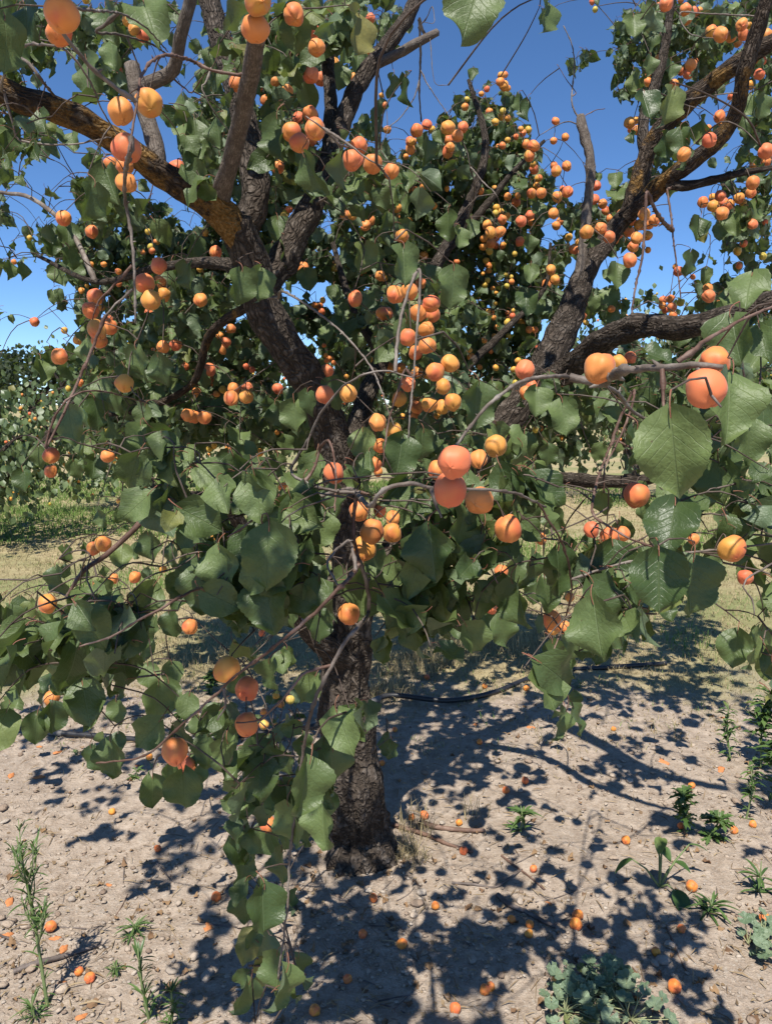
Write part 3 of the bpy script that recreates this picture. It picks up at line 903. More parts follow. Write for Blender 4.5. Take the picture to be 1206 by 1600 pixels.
NEAR = [
 ([(985, 640, 1.7), (960, 610, 1.5), (900, 590, 1.3), (860, 588, 1.2), (812, 597, 1.15), (762, 634, 1.08), (735, 666, 1.05), (712, 697, 1.02)], .0065, M_TWIG),
 ([(940, 600, 1.25), (968, 580, 1.0), (1000, 576, .95), (1040, 574, .90), (1090, 570, .86), (1128, 573, .85)], .0105, M_TWIG),
 ([(1090, 576, .86), (1104, 608, .845), (1126, 636, .835)], .0042, M_TWIG),
 ([(1034, 578, .90), (1036, 620, .89), (1038, 652, .88)], .0042, M_TWIGR),
 ([(1058, 566, .90), (1086, 545, .90), (1114, 524, .92), (1180, 490, .95), (1260, 460, 1.0)], .0045, M_TWIGR),
 ([(540, 765, 1.6), (560, 775, 1.25), (578, 790, 1.1), (598, 766, 1.06), (640, 755, 1.04), (676, 762, 1.03), (735, 764, 1.06), (800, 770, 1.12), (852, 792, 1.2)], .0062, M_TWIG),
 ([(673, 764, 1.03), (680, 785, 1.02), (690, 810, 1.01)], .0045, M_TWIG),
 ([(455, 735, 1.36), (480, 690, 1.32), (500, 648, 1.28), (530, 610, 1.24), (562, 588, 1.2), (600, 580, 1.2), (645, 590, 1.2)], .0042, M_TWIG),
 ([(655, 420, 1.28), (655, 470, 1.27), (650, 530, 1.26), (646, 590, 1.25), (640, 650, 1.24), (638, 685, 1.24)], .0042, M_TWIG),
 ([(634, 575, 1.25), (618, 620, 1.24), (605, 670, 1.24), (598, 730, 1.24)], .0038, M_TWIGR),
 ([(300, 95, 1.6), (262, 86, 1.35), (238, 96, 1.24), (222, 118, 1.2), (214, 160, 1.17), (207, 205, 1.15), (203, 236, 1.14)], .0052, M_TWIGR),
 ([(203, 240, 1.15), (196, 272, 1.24), (196, 310, 1.33), (203, 350, 1.35), (209, 400, 1.35), (211, 450, 1.35), (212, 505, 1.36)], .0062, M_TWIG),
 ([(207, 415, 1.35), (180, 445, 1.36), (155, 470, 1.37), (145, 500, 1.38)], .0038, M_TWIGR),
 ([(208, 452, 1.35), (182, 475, 1.36), (160, 498, 1.36)], .0036, M_TWIG),
 ([(30, 75, 1.5), (70, 70, 1.42), (105, 80, 1.4), (132, 112, 1.42), (150, 145, 1.45), (160, 172, 1.48), (185, 212, 1.6)], .0045, M_TWIG),
 ([(-30, 60, 1.7), (40, 95, 1.6), (65, 125, 1.6), (90, 155, 1.75)], .0085, M_SMOOTH),
 ([(80, 12, 1.05), (130, 15, 1.2), (190, 22, 1.5), (230, 45, 1.6), (262, 80, 1.8)], .0048, M_TWIG),
 ([(150, 50, 1.5), (190, 55, 1.6), (235, 68, 1.75), (262, 85, 1.85)], .0055, M_SMOOTH),
 ([(72, 700, 1.35), (85, 655, 1.34), (110, 622, 1.33), (158, 611, 1.4), (230, 630, 1.8)], .0042, M_TWIGR),
 ([(470, 760, 1.7), (440, 788, 1.3), (405, 806, 1.22), (375, 828, 1.2), (355, 838, 1.2)], .0045, M_TWIGR),
 ([(360, 905, 1.5), (310, 920, 1.2), (280, 934, 1.12), (245, 955, 1.08), (215, 970, 1.08), (180, 992, 1.1), (125, 1010, 1.1)], .0042, M_TWIGR),
 ([(560, 880, 1.3), (545, 905, 1.05), (527, 922, 1.02), (500, 950, 1.02), (468, 978, 1.03), (438, 1003, 1.04), (410, 1026, 1.06), (380, 1046, 1.07), (330, 1092, 1.1), (270, 1145, 1.12), (225, 1182, 1.15), (152, 1192, 1.18)], .0046, M_TWIGR),
 ([(575, 960, 1.4), (560, 978, 1.2), (540, 1003, 1.18), (515, 1047, 1.18), (496, 1085, 1.19), (486, 1115, 1.2), (477, 1155, 1.22), (470, 1200, 1.24), (462, 1270, 1.28), (453, 1335, 1.3), (451, 1380, 1.3), (448, 1425, 1.3), (440, 1490, 1.3), (434, 1530, 1.31)], .0055, M_TWIG),
 ([(516, 1040, 1.18), (480, 1050, 1.17), (455, 1075, 1.17), (440, 1095, 1.18), (405, 1124, 1.2), (370, 1130, 1.22)], .0038, M_TWIGR),
 ([(350, 1075, 1.09), (352, 1105, 1.09), (340, 1125, 1.1)], .0032, M_TWIG),
 ([(880, 975, 1.35), (862, 1030, 1.32), (876, 1062, 1.3), (888, 1090, 1.3), (884, 1112, 1.3)], .0026, M_TWIGR),
 ([(730, 820, 1.5), (748, 846, 1.35), (765, 885, 1.34), (778, 912, 1.33)], .0038, M_TWIGR),
 ([(1250, 850, 1.2), (1166, 905, 1.1), (1173, 935, 1.1), (1178, 962, 1.1)], .0030, M_TWIG),
 ([(960, 690, 2.0), (940, 730, 1.6), (927, 775, 1.3), (927, 805, 1.2), (950, 822, 1.17), (985, 842, 1.14), (1030, 858, 1.1)], .0045, M_TWIGR),
 ([(990, 610, 1.9), (985, 640, 1.8), (965, 690, 1.75), (945, 730, 1.7), (943, 770, 1.7)], .006, M_TWIGR),
 ([(560, 240, 2.0), (530, 225, 1.6), (510, 205, 1.5), (490, 190, 1.48), (478, 182, 1.48)], .0040, M_TWIG),
 ([(505, 200, 1.5), (540, 222, 1.44), (570, 245, 1.42), (600, 262, 1.42)], .0038, M_TWIG),
 ([(300, 145, 1.9), (318, 118, 1.85), (335, 100, 1.8), (345, 60, 1.8)], .0030, M_TWIGR),
 ([(316, 140, 1.8), (335, 175, 1.82), (350, 195, 1.85), (362, 208, 1.88)], .0036, M_TWIG),
 ([(30, 218, 1.7), (75, 226, 1.7), (120, 225, 1.72), (155, 218, 1.75), (185, 212, 1.85)], .0042, M_TWIG),
 ([(440, 455, 1.9), (470, 470, 1.8), (505, 495, 1.75), (545, 530, 1.7), (580, 575, 1.65), (600, 620, 1.6)], .0055, M_TWIG),
 ([(735, 262, 2.9), (755, 285, 2.85), (775, 305, 2.8), (785, 335, 2.9)], .0055, M_TWIG),
 ([(1042, 295, 2.8), (1048, 340, 2.78), (1052, 380, 2.77), (1058, 425, 2.77), (1063, 465, 2.77)], .0075, M_TWIGR),
 ([(1010, 300, 2.5), (1008, 340, 2.5), (1003, 400, 2.5), (992, 450, 2.5), (985, 500, 2.5)], .010, M_TWIGR),
 ([(655, 30, 2.45), (657, 80, 2.4), (656, 110, 2.4), (655, 150, 2.4), (658, 190, 2.4)], .0075, M_BARK),
 ([(657, 110, 2.4), (670, 135, 2.4), (690, 165, 2.4), (708, 190, 2.4)], .0030, M_TWIG),
 ([(655, 125, 2.4), (648, 150, 2.4), (630, 178, 2.4), (612, 195, 2.4), (600, 200, 2.4)], .0032, M_TWIG),
 ([(672, 60, 2.4), (674, 90, 2.4), (676, 115, 2.4), (682, 132, 2.4), (700, 133, 2.4)], .0026, M_TWIG),
 ([(675, 10, 2.4), (678, 35, 2.4), (660, 34, 2.42)], .0028, M_TWIG),
 ([(908, 190, 2.9), (893, 160, 2.9), (897, 105, 2.9), (893, 70, 2.9), (880, 40, 2.9)], .0060, M_TWIG),
 ([(900, 145, 2.9), (885, 125, 2.9), (870, 100, 2.9)], .0036, M_TWIGR),
 ([(912, 182, 2.9), (930, 172, 2.9), (945, 170, 2.9)], .0040, M_TWIGR),
 ([(908, 196, 2.9), (885, 190, 2.9), (862, 200, 2.9), (842, 212, 2.9)], .0040, M_TWIG),
 ([(1063, 158, 2.5), (1085, 168, 2.5), (1100, 170, 2.5)], .0030, M_TWIG),
 ([(1062, 20, 2.5), (1072, 48, 2.5), (1095, 58, 2.5), (1120, 60, 2.5)], .0040, M_TWIG),
 ([(500, 700, 1.7), (515, 690, 1.6), (525, 740, 1.5), (523, 800, 1.4)], .0055, M_TWIGR),
 ([(545, 845, 1.2), (520, 865, 1.1), (512, 885, 1.08), (528, 915, 1.05)], .0045, M_TWIG),
]
for pts, r, mat in NEAR:
    r *= 0.54
    n = len(pts)
    pp = [P(*q) for q in pts]
    sk = np.array(SKEL)
    q = np.linalg.norm(sk[:, :3] - np.array(pp[0]), axis=1)
    S = Vector(sk[int(np.argmin(q)), :3])
    if q.min() > 0.015:                                  # grow it out of the nearest wood
        side = Vector((RND.uniform(-1, 1), RND.uniform(-1, 1), RND.uniform(-1, .3))) * q.min() * .1
        pp = [S, S.lerp(pp[0], .35) + side, S.lerp(pp[0], .7) + side] + pp
        n += 3
    path, ro = smooth_path(pp, [r * (1.25 - 0.75 * i / (n - 1)) for i in range(n)], 0.008)
    path = path + np.array([[0.0016 * noise.noise((s * 0.5, c * 3.3, r * 900)) for c in range(3)] for s in range(len(path))])
    ro = ro * np.array([1 + (0.75 if i % 5 == 2 and r < 0.009 else 0.12) * RND.random() for i in range(len(ro))])
    v, f, uv = tube(path, ro, 8, 0.15)
    b = MB()
    b.add(v, f, uv)
    for i in range(3, len(path) - 2, 4):                 # buds and spur stubs along the wood
        if RND.random() < 0.55:
            a = Vector((RND.uniform(-1, 1), RND.uniform(-1, 1), RND.uniform(-.4, 1))).normalized()
            l = RND.uniform(1.6, 3.2) * ro[i]
            v, f, uv = tube(np.array([path[i], path[i] + np.array(a) * l * .6, path[i] + np.array(a) * l]), np.array([ro[i] * .62, ro[i] * .5, ro[i] * .2]), 5)
            b.add(v, f, uv)
    b.build('twig', mat, tree)
    SKEL.extend([(*p, q) for p, q in zip(path[::4], ro[::4])])
    for p, q in zip(path[::3], ro[::3]):
        x, y, d = proj(p)
        CLEAR.append((x, y, q * FPX / d, d))
#@@LEAVES

# ------------------------------------------------------------------ leaves one can pick out: tile origin, then (base x, y, tip x, y, width) in a 4.02 times enlarged tile
LV = {
 (0, 0): [(150,30,150,260,190),(40,120,90,440,190),(20,0,30,180,130),(120,260,120,430,130),(660,40,670,250,100),(620,50,610,180,80),(900,0,960,170,220),(640,290,650,540,210),(540,370,560,585,120),(700,240,690,420,120),(200,770,210,890,90),(300,790,320,900,120),(260,890,270,1000,90),(450,830,460,950,100),(60,780,60,980,130),(20,840,30,1000,100),(1150,830,1160,940,100),(1140,600,1150,760,110),(240,300,250,390,100)],
 (300, 0): [(615,95,600,445,230),(480,130,540,310,90),(890,20,910,370,200),(880,0,890,170,150),(1055,90,1050,340,120),(940,420,930,560,110),(1050,340,1050,470,110),(120,40,110,190,110),(650,450,680,650,90),(600,600,610,740,100),(530,740,520,985,140),(400,830,410,980,120),(780,940,800,1090,130),(880,890,890,1010,90),(150,740,160,930,110),(60,730,40,880,90),(250,640,240,800,80),(460,540,455,640,70),(840,270,850,390,70),(970,270,960,400,60),(290,160,310,280,90)],
 (600, 0): [(600,-120,500,210,330),(60,480,40,620,90),(130,480,120,660,60),(240,830,240,940,90),(330,800,360,900,90),(280,880,290,1010,110),(745,770,740,840,50),(840,590,840,700,70),(895,630,880,750,70),(760,610,765,670,60),(560,430,550,500,70),(1040,20,1020,195,70),(1000,60,990,150,60)],
 (900, 0): [(440,20,450,150,90),(360,100,370,230,110),(500,90,500,190,90),(470,350,470,460,80),(430,580,480,740,120),(620,560,600,760,130),(650,810,660,970,130),(770,750,770,910,110),(360,450,370,580,90),(1090,590,1090,720,100),(1180,600,1170,750,90),(1060,730,1070,840,110),(340,830,350,900,60),(540,850,550,990,90),(600,380,610,480,70),(590,290,560,390,70),(890,790,880,850,60),(1160,870,1150,960,80)],
 (0, 250): [(600,170,560,400,170),(650,50,720,270,190),(700,280,680,540,110),(470,270,580,530,120),(430,410,450,560,130),(440,560,470,700,120),(320,470,350,600,110),(350,660,380,780,110),(470,660,490,780,120),(990,650,985,780,90),(1080,660,1100,870,130),(1170,650,1180,830,110),(30,0,20,80,90),(70,640,80,740,80),(140,650,150,760,80),(330,820,330,900,70),(370,810,370,880,60)],
 (300, 250): [(320,700,310,920,150),(440,690,430,890,145),(530,690,540,830,110),(990,610,1000,845,150),(1090,530,1080,715,130),(1150,540,1150,690,120),(710,690,745,825,130),(540,370,560,515,150),(600,520,610,700,100),(500,540,510,680,100),(800,-20,800,140,110),(700,-20,760,210,150),(890,790,900,900,100),(960,890,950,1000,130),(30,490,40,640,90),(280,540,300,660,90),(200,520,240,620,60),(930,190,950,300,120),(1080,140,1080,260,100),(540,880,530,1010,140),(850,630,850,770,70)],
 (600, 250): [(130,550,150,790,180),(400,330,380,500,110),(440,690,440,930,200),(550,380,550,490,100),(270,660,310,830,130),(480,430,480,560,90),(130,200,130,350,100),(30,330,10,460,80),(210,570,230,690,100),(360,480,430,670,140),(920,470,930,580,90),(850,130,870,180,90),(960,270,980,370,90),(920,660,920,770,110),(900,820,890,940,140),(970,880,960,980,100),(790,530,780,620,70),(730,570,730,630,60),(540,880,540,1000,100),(400,900,420,1000,130)],
 (900, 250): [(250,80,250,180,90),(250,180,250,250,110),(450,150,440,280,80),(500,150,500,250,80),(80,500,90,590,100),(260,650,270,800,140),(200,690,210,760,80),(200,810,210,930,140),(110,850,120,940,80),(780,360,770,490,110),(900,400,900,510,100),(990,330,980,470,100),(1130,260,1140,390,90),(1050,260,1060,350,80),(720,580,710,730,110),(820,680,810,760,80),(1100,720,1060,880,220),(860,870,1100,920,170),(860,900,870,1000,110),(780,430,800,520,80)],
 (0, 500): [(885,655,905,835,190),(600,505,640,690,155),(430,560,450,785,160),(700,450,730,600,120),(770,490,760,620,100),(260,240,300,390,110),(320,180,330,310,85),(850,180,880,390,150),(670,190,640,320,120),(700,300,690,390,90),(430,160,450,290,90),(540,120,530,280,110),(240,800,240,930,110),(145,950,150,1080,120),(460,890,490,1010,100),(600,860,590,1010,130),(790,750,800,910,110),(880,820,890,940,100),(990,230,1030,420,130),(880,420,910,550,80),(1060,0,1080,110,130),(970,430,980,560,140),(540,540,545,700,60),(1170,180,1170,270,80)],
 (300, 500): [(640,520,640,710,160),(520,530,530,680,110),(300,690,310,790,140),(330,780,345,915,170),(230,830,230,990,150),(370,870,370,1020,180),(660,710,650,830,120),(540,860,520,1010,130),(660,940,660,1040,190),(770,800,770,930,170),(1070,700,1060,890,170),(930,720,930,830,90),(760,570,760,720,100),(440,420,450,520,90),(280,540,270,650,130),(60,310,60,430,100),(950,0,960,110,150),(850,40,840,130,110),(1050,90,1050,200,110),(180,490,190,600,120),(470,470,480,590,70),(130,700,140,800,100),(50,700,60,830,110),(580,730,610,860,100),(180,190,180,260,60)],
 (600, 500): [(120,740,100,1000,190),(250,705,270,890,140),(350,690,330,850,160),(600,410,600,700,200),(500,400,500,510,90),(680,390,720,490,110),(960,430,970,605,140),(1120,515,1150,730,200),(1030,790,1040,920,110),(880,720,890,890,150),(800,730,790,870,80),(940,890,960,1030,150),(830,910,820,1040,160),(245,395,250,515,105),(310,380,320,495,50),(40,190,30,270,90),(720,590,730,680,80),(560,520,540,640,100),(190,860,200,970,90),(640,890,620,1000,90)],
 (900, 500): [(590,605,640,1120,490),(990,330,1020,750,310),(960,-20,1000,290,270),(1150,200,1080,310,150),(430,190,620,245,110),(670,10,660,170,150),(1150,40,1206,210,220),(900,560,920,745,120),(1100,640,1120,920,230),(890,885,900,1160,200),(460,400,470,560,150),(380,390,400,500,60),(770,520,780,600,110),(390,680,400,960,120),(1010,-190,990,-20,180),(1180,560,1190,800,160),(30,430,20,560,60)],
 (0, 750): [(968,665,850,890,215),(345,555,350,735,135),(1150,115,1105,330,170),(870,890,885,1090,200),(1120,590,1085,740,130),(1185,350,1190,570,150),(660,640,665,785,110),(740,690,755,880,115),(440,810,430,970,180),(190,760,185,890,110),(60,800,70,965,110),(270,830,295,950,90),(345,800,385,950,110),(930,345,950,520,150),(770,420,760,560,150),(860,400,850,500,75),(530,550,500,680,75),(410,545,410,630,65),(410,420,415,540,80),(530,390,525,470,60),(610,370,620,455,80),(1085,400,1060,550,110),(620,200,650,300,80),(750,200,745,285,70),(830,220,830,295,70),(130,740,120,850,110),(1060,840,1080,1000,130),(960,860,940,1000,110),(650,540,660,620,60),(240,930,230,1040,100)],
 (300, 750): [(485,315,470,690,375),(625,240,665,500,200),(165,435,195,730,240),(450,620,480,970,290),(50,560,40,860,230),(760,110,790,230,150),(890,30,890,230,130),(840,220,790,440,160),(870,270,810,580,150),(540,80,540,240,125),(480,0,450,130,115),(640,30,640,130,120),(750,40,745,110,115),(350,130,380,290,90),(30,360,10,530,130),(1085,565,1090,900,270),(1130,420,1180,590,160),(820,540,815,710,105),(790,820,830,1020,150),(590,750,620,960,150),(900,800,960,945,60),(210,360,240,450,105),(960,560,930,760,120),(700,560,690,760,110),(1000,880,990,1010,90)],
 (600, 750): [(275,305,300,650,270),(520,165,490,460,155),(430,245,440,470,130),(565,170,620,400,100),(345,245,330,340,95),(130,275,260,300,120),(850,100,970,270,150),(885,225,900,440,145),(860,480,830,700,185),(950,460,930,690,135),(520,510,490,850,215),(330,640,345,905,205),(1100,440,1130,740,145),(1010,620,1070,830,185),(960,640,935,790,140),(50,500,50,750,155),(170,570,110,780,105),(10,500,40,640,85),(630,830,650,960,135),(480,850,470,980,175),(800,650,860,945,135),(1040,170,1090,340,135),(1180,300,1190,520,105),(760,110,750,220,85),(60,830,60,1090,120),(150,850,150,1120,115),(730,870,790,1060,150),(250,760,240,880,110)],
 (900, 750): [(520,470,525,840,360),(620,150,570,430,330),(230,410,265,700,270),(35,255,70,570,165),(110,640,300,900,230),(100,775,140,1140,275),(740,510,770,870,230),(720,470,700,640,135),(1050,-60,1215,620,430),(710,400,760,490,130),(840,450,900,570,125),(1060,500,1180,700,135),(1200,720,1180,860,95),(560,780,600,885,130),(800,60,830,260,100),(930,200,920,390,110),(160,90,170,230,110),(440,150,440,300,110),(300,720,380,910,150),(210,920,320,1060,170),(10,920,0,1160,150)],
 (900, 1000): [(1010,-45,975,180,225),(1170,-60,1160,195,110),(1120,-70,1110,100,100)],
 (0, 1000): [(500,60,455,385,290),(370,90,330,350,110),(520,280,560,530,280),(770,55,785,310,230),(930,160,940,310,160),(1080,150,1100,290,150),(1060,270,1060,460,200),(1000,290,990,510,170),(730,390,750,540,130),(235,470,215,665,190),(330,410,350,600,160),(60,390,50,530,95),(150,230,160,330,80),(210,200,210,300,70),(900,-10,910,140,150),(610,0,600,85,100),(640,590,620,690,80),(740,590,720,720,140),(690,640,680,890,190),(570,680,600,860,70),(70,345,60,400,90),(270,330,220,440,60),(230,80,220,190,70),(330,0,310,120,110),(960,870,980,1080,190),(1150,840,1160,1080,220),(1070,770,1060,930,90)],
 (300, 1000): [(290,210,270,400,150),(95,600,60,815,150),(205,510,210,720,150),(40,490,20,640,110),(450,755,430,1000,280),(745,775,740,1130,290),(890,700,960,980,200),(880,640,870,720,150),(220,650,230,910,160),(540,680,600,870,130),(700,600,690,730,110),(770,230,680,400,190),(560,80,570,200,150),(600,60,610,210,70),(480,150,500,350,80),(380,60,360,160,90),(500,920,500,1070,200),(620,840,600,920,70),(480,600,490,700,110),(60,800,50,920,110),(850,260,800,390,100),(10,860,20,1000,120)],
 (300, 1250): [(500,-75,495,125,200),(470,150,480,390,215),(600,40,650,315,160),(720,110,680,300,140),(400,90,380,215,90),(330,350,330,595,130),(320,610,310,810,170),(460,560,470,865,230),(520,640,490,800,90),(620,590,660,740,60),(530,980,490,1250,140),(600,1080,580,1380,150),(670,1000,680,1200,100),(390,1060,300,1200,110),(360,1160,310,1400,150),(480,1260,440,1420,110),(560,1000,550,1075,35),(650,1300,640,1420,100),(560,330,540,560,110),(800,20,780,330,210),(380,200,370,330,40),(350,790,390,875,60),(430,350,410,450,50),(470,450,440,560,70)],
 (600, 1000): [(1060,20,1080,230,130),(1160,40,1150,240,130),(1090,310,1080,410,95),(1130,430,1120,640,110),(1190,330,1210,440,110),(1190,420,1260,600,110),(20,590,30,700,50),(50,650,40,760,60),(0,620,10,740,60)],
}
LEAF_L = 0.080
near_leaves, nl_proj = [], []                             # matrices; projected centre, radius, depth
for (ox, oy), L in LV.items():
    for (bx, by, tx, ty, w) in L:
        x0, y0, x1, y1, w = ox + bx / 4.02, oy + by / 4.02, ox + tx / 4.02, oy + ty / 4.02, w / 4.02
        ln = math.hypot(x1 - x0, y1 - y0)
        full = max(ln, w / 0.98)
        real = LEAF_L * RND.uniform(0.92, 1.08)
        if full < 30:
            real *= 0.85
        d = min(3.3, real * FPX / full)
        real = full * d / FPX
        tipd = -math.sqrt(max(0, full * full - ln * ln)) * d / FPX
        if ln >= full * 0.99:
            tipd = RND.uniform(-0.25, 0.12) * real
        cx, cy = (x0 + x1) / 2, (y0 + y1) / 2
        hid = [q for q in fruit if math.hypot(q[0] - cx, q[1] - cy) < 0.40 * full + 0.28 * q[2] and q[3] > d]
        if hid:                                          # such a leaf hangs behind the fruit it meets in the picture
            back = max(q[3] for q in hid) + 0.035
            if back / d > 1.5:
                continue
            real, d, tipd = real * back / d, back, tipd * back / d
        B, T = P(x0, y0, d), P(x1, y1, max(0.4, d + tipd))
        ax = T - B
        nrm = (Vector(EYE) - B).normalized() + Vector((0, 0, 0.25))
        yaw = math.acos(max(0.25, min(1.0, w / (0.96 * full)))) * RND.choice((-1, 1)) + RND.uniform(-.18, .18)
        M = leaf_matrix(B, ax, nrm, ax.length)
        M = M @ Matrix.Rotation(yaw, 4, 'Y')
        near_leaves.append(M)
        nl_proj.append(((x0 + x1) / 2, (y0 + y1) / 2, 0.45 * full, d))
o_ = sorted(range(len(near_leaves)), key=lambda i: -nl_proj[i][2])
near_leaves = [near_leaves[i] for i in o_]
nl_ends = [M @ petiole_end(100 + k % 14) for k, M in enumerate(near_leaves)]
NLP = np.array(nl_proj)

# ------------------------------------------------------------------ how much foliage the crown carries, by direction from the photographer (40 pixel cells, rows from the top)
DENS = """875667626568886530000331587675
874564325467875420000123686564
752562224556743213000043663534
420452134466333223420000653424
543222155567334214662010264115
554321366677435346764111132136
432532166578645467775222355236
422653135445556677766433643145
433764425562367788656345521255
346865556676577887556355421144
334766666785477887556533321334
212566766673366776456635332558
323677767456566676566424322568
112577777652466556666334435678
122577778652355467765544666668
122577887875334567764675544444
122588888886445567755764444444
122588888888666665677643344444
122566788888766555688533344444
122245677888876555678533344444
000133788888745787446654444444
012227888888855888657776677777
033337788888888888767777777535
346677633888778887666667655204
356776222444567665553266400036
367775212223224531320454200056
444444442344100000000440000000
333333333444000000000330000000
222222355555356000000330000000
010243566665536600000000000000
000125666677600000000000000000
000005533677600000000000000000
000000100477500000000000000000
000000000563000000000000000000
000000000662000000000000000000
000000000661000000000000000000
000000000430000000000000000000
000000000244000000000000000000
000000000465000000000000000000
000000000565000000000000000000""".split()


def dens(px, py):
    c, r = int(px // 40), int(py // 40)
    if r > 39:
        return 0
    if r < 0 or c < 0 or c > 29:
        return 4
    return int(DENS[r][c])


CL = np.array([c for c in CLEAR if not (600 < c[1] < 1000 and 470 < c[0] < 850) and c[1] < 1340])


def front_depth(px, py):
    q = np.hypot(FA[:, 0] - px, FA[:, 1] - py)
    i = np.argsort(q)[:5]
    return float(np.median(FA[i, 3]))


def leaf_ok(c, tipp, base, strict=True):
    """Whether a generated leaf may hang here: inside the crown's outline, not over fruit, bare wood or the big near leaves."""
    px, py, d = proj(c)
    if not (-60 < px < 1266 and -60 < py < 1660):
        return d > 0.3
    if d < 0.75:
        return False
    for q in (c, tipp):
        x, y, _ = proj(q)
        k = dens(x, y)
        if k == 0 or RND.random() > (k / 5.0 if k > 3 else k / 9.0):
            return False
    lp = 0.36 * LEAF_L * FPX / d
    hit = (np.hypot(FA[:, 0] - px, FA[:, 1] - py) < FA[:, 2] * 0.5 + lp * (0.6 if d > 1.5 else 1.3)) & (FA[:, 3] > d - 0.03)
    if hit.any() and (FA[hit, 2].max() > 24 or RND.random() < 0.9):
        return False
    hit = (np.hypot(CL[:, 0] - px, CL[:, 1] - py) < CL[:, 2] + lp * 0.55) & (CL[:, 3] > d - 0.02)
    if hit.any() and RND.random() < (0.5 if CL[hit, 2].max() > 7 else 0.30):
        return False
    hit = (np.hypot(NLP[:, 0] - px, NLP[:, 1] - py) < NLP[:, 2]) & (NLP[:, 3] > d - 0.02)
    if hit.any() and RND.random() < 0.95:
        return False
    return True


anchors = []                                             # twig centres: point, leaves wanted
for r in range(40):
    for c in range(30):
        k = int(DENS[r][c])
        d_c = front_depth(c * 40 + 20, r * 40 + 20)
        n = k * (0.62 if r < 17 else 0.30) * max(.85, d_c / 1.75) * (.36 if r > 25 else 1) * (1 if k > 3 else .5)
        n = int(n) + (RND.random() < n - int(n))
        for _ in range(n):
            px, py = (c + RND.random()) * 40, (r + RND.random()) * 40
            d0 = front_depth(px, py)
            d = max(1.0, d0 + RND.uniform(-0.02, 0.35) + RND.random() ** 2 * 0.65)
            if 9 <= r <= 17 and 16 <= c <= 23:           # the far side of the crown shows through here
                d = max(d, RND.uniform(1.95, 2.9))
            if 14 <= r <= 21 and c >= 24:
                d = max(1.0, d0 + RND.uniform(.02, .3))
            if r >= 17 and not (r == 17 and 16 <= c <= 23):                                  # the low skirt of the crown is one thin layer
                q = np.argsort(np.hypot(NLP[:, 0] - px, NLP[:, 1] - py))[:6]
                d = max(.95, min(1.22, float(np.percentile(NLP[q, 3], 20))) + RND.uniform(0.02, .2))
            if r > 25:
                d = max(1.05, min(d0, 1.35) + RND.uniform(0, .22))
            anchors.append((P(px, py, min(d, 3.9)), RND.randint(5, 9)))
for _ in range(150):                                     # the crown goes on past the frame: above, and to both sides
    s = RND.random()
    if s < 0.3:
        px, py, d = RND.uniform(-420, -30), RND.uniform(-100, 800), RND.uniform(1.7, 3.0)
    elif s < 0.72:
        px, py, d = RND.uniform(1240, 1700), RND.uniform(-100, 700), RND.uniform(2.1, 3.2)
    else:
        px, py, d = RND.uniform(0, 1206), RND.uniform(-420, -30), RND.uniform(2.0, 3.2)
    anchors.append((P(px, py, d), RND.randint(5, 9)))

for _ in range(22):                                      # unseen shoots above the frame, added to cast shade on the lower left soil
    y = RND.uniform(0.95, 1.6)
    anchors.append((Vector((RND.uniform(-1.1, -.5), y, 1.62 + 0.5 * y + RND.uniform(0.1, .6))), RND.randint(6, 9)))

for _ in range(18):                                      # the outer end of the crown, past the frame, over the weeds
    y = RND.uniform(1.7, 2.4)
    anchors.append((Vector((.58 * y + RND.uniform(.08, .5), y, RND.uniform(1.3, 2.1))), RND.randint(6, 9)))

for _ in range(30):                                      # more unseen shoots over the photographer, added to darken the nearest soil
    y = RND.uniform(0.45, 0.75)
    anchors.append((Vector((RND.uniform(-.7, -.1), y, 1.72 + 0.5 * y + RND.uniform(0.12, .6))), RND.randint(6, 9)))

SPROUT = [(575, 1135), (590, 1150), (600, 1165), (580, 1160), (565, 1145), (595, 1180)]
for q in SPROUT:                                         # a small sprout on the trunk
    anchors.append((P(q[0], q[1], 2.42), 5))

# spurs that carry the fruit: one for each cluster
used = np.zeros(len(FA), bool)
spurs = []
order = np.argsort(FA[:, 3])
FP = np.array([P(f[0], f[1], f[3]) for f in FA])
for i in order:
    if used[i]:
        continue
    near = (~used) & (np.linalg.norm(FP - FP[i], axis=1) < 0.085)
    used |= near
    idx = np.nonzero(near)[0]
    c = FP[idx].mean(axis=0)
    spurs.append((Vector(c) + Vector((RND.uniform(-.008, .008), 0.022, 0.020)), idx))

SK = np.array(SKEL)
twig_mb = MB()
items = [(p, n, None) for p, n in anchors] + [(p, 2, idx) for p, idx in spurs] + [(p, 0, None) for p in nl_ends]
dist0 = [float(np.min(np.linalg.norm(SK[:, :3] - np.array(p), axis=1))) for p, _, _ in items]
mass = LeafMass(MID)
cand = []
SKP = np.zeros((40000, 3))
SKP[:len(SK)] = SK[:, :3]
ns = len(SK)


def add_skel(p):
    global ns
    SKP[ns] = p
    ns += 1


def add_twig(path, rad, sides=5):
    v, f, uv = tube(path, rad, sides, cap=False)
    twig_mb.add(v, f, uv, tint=RND.random())


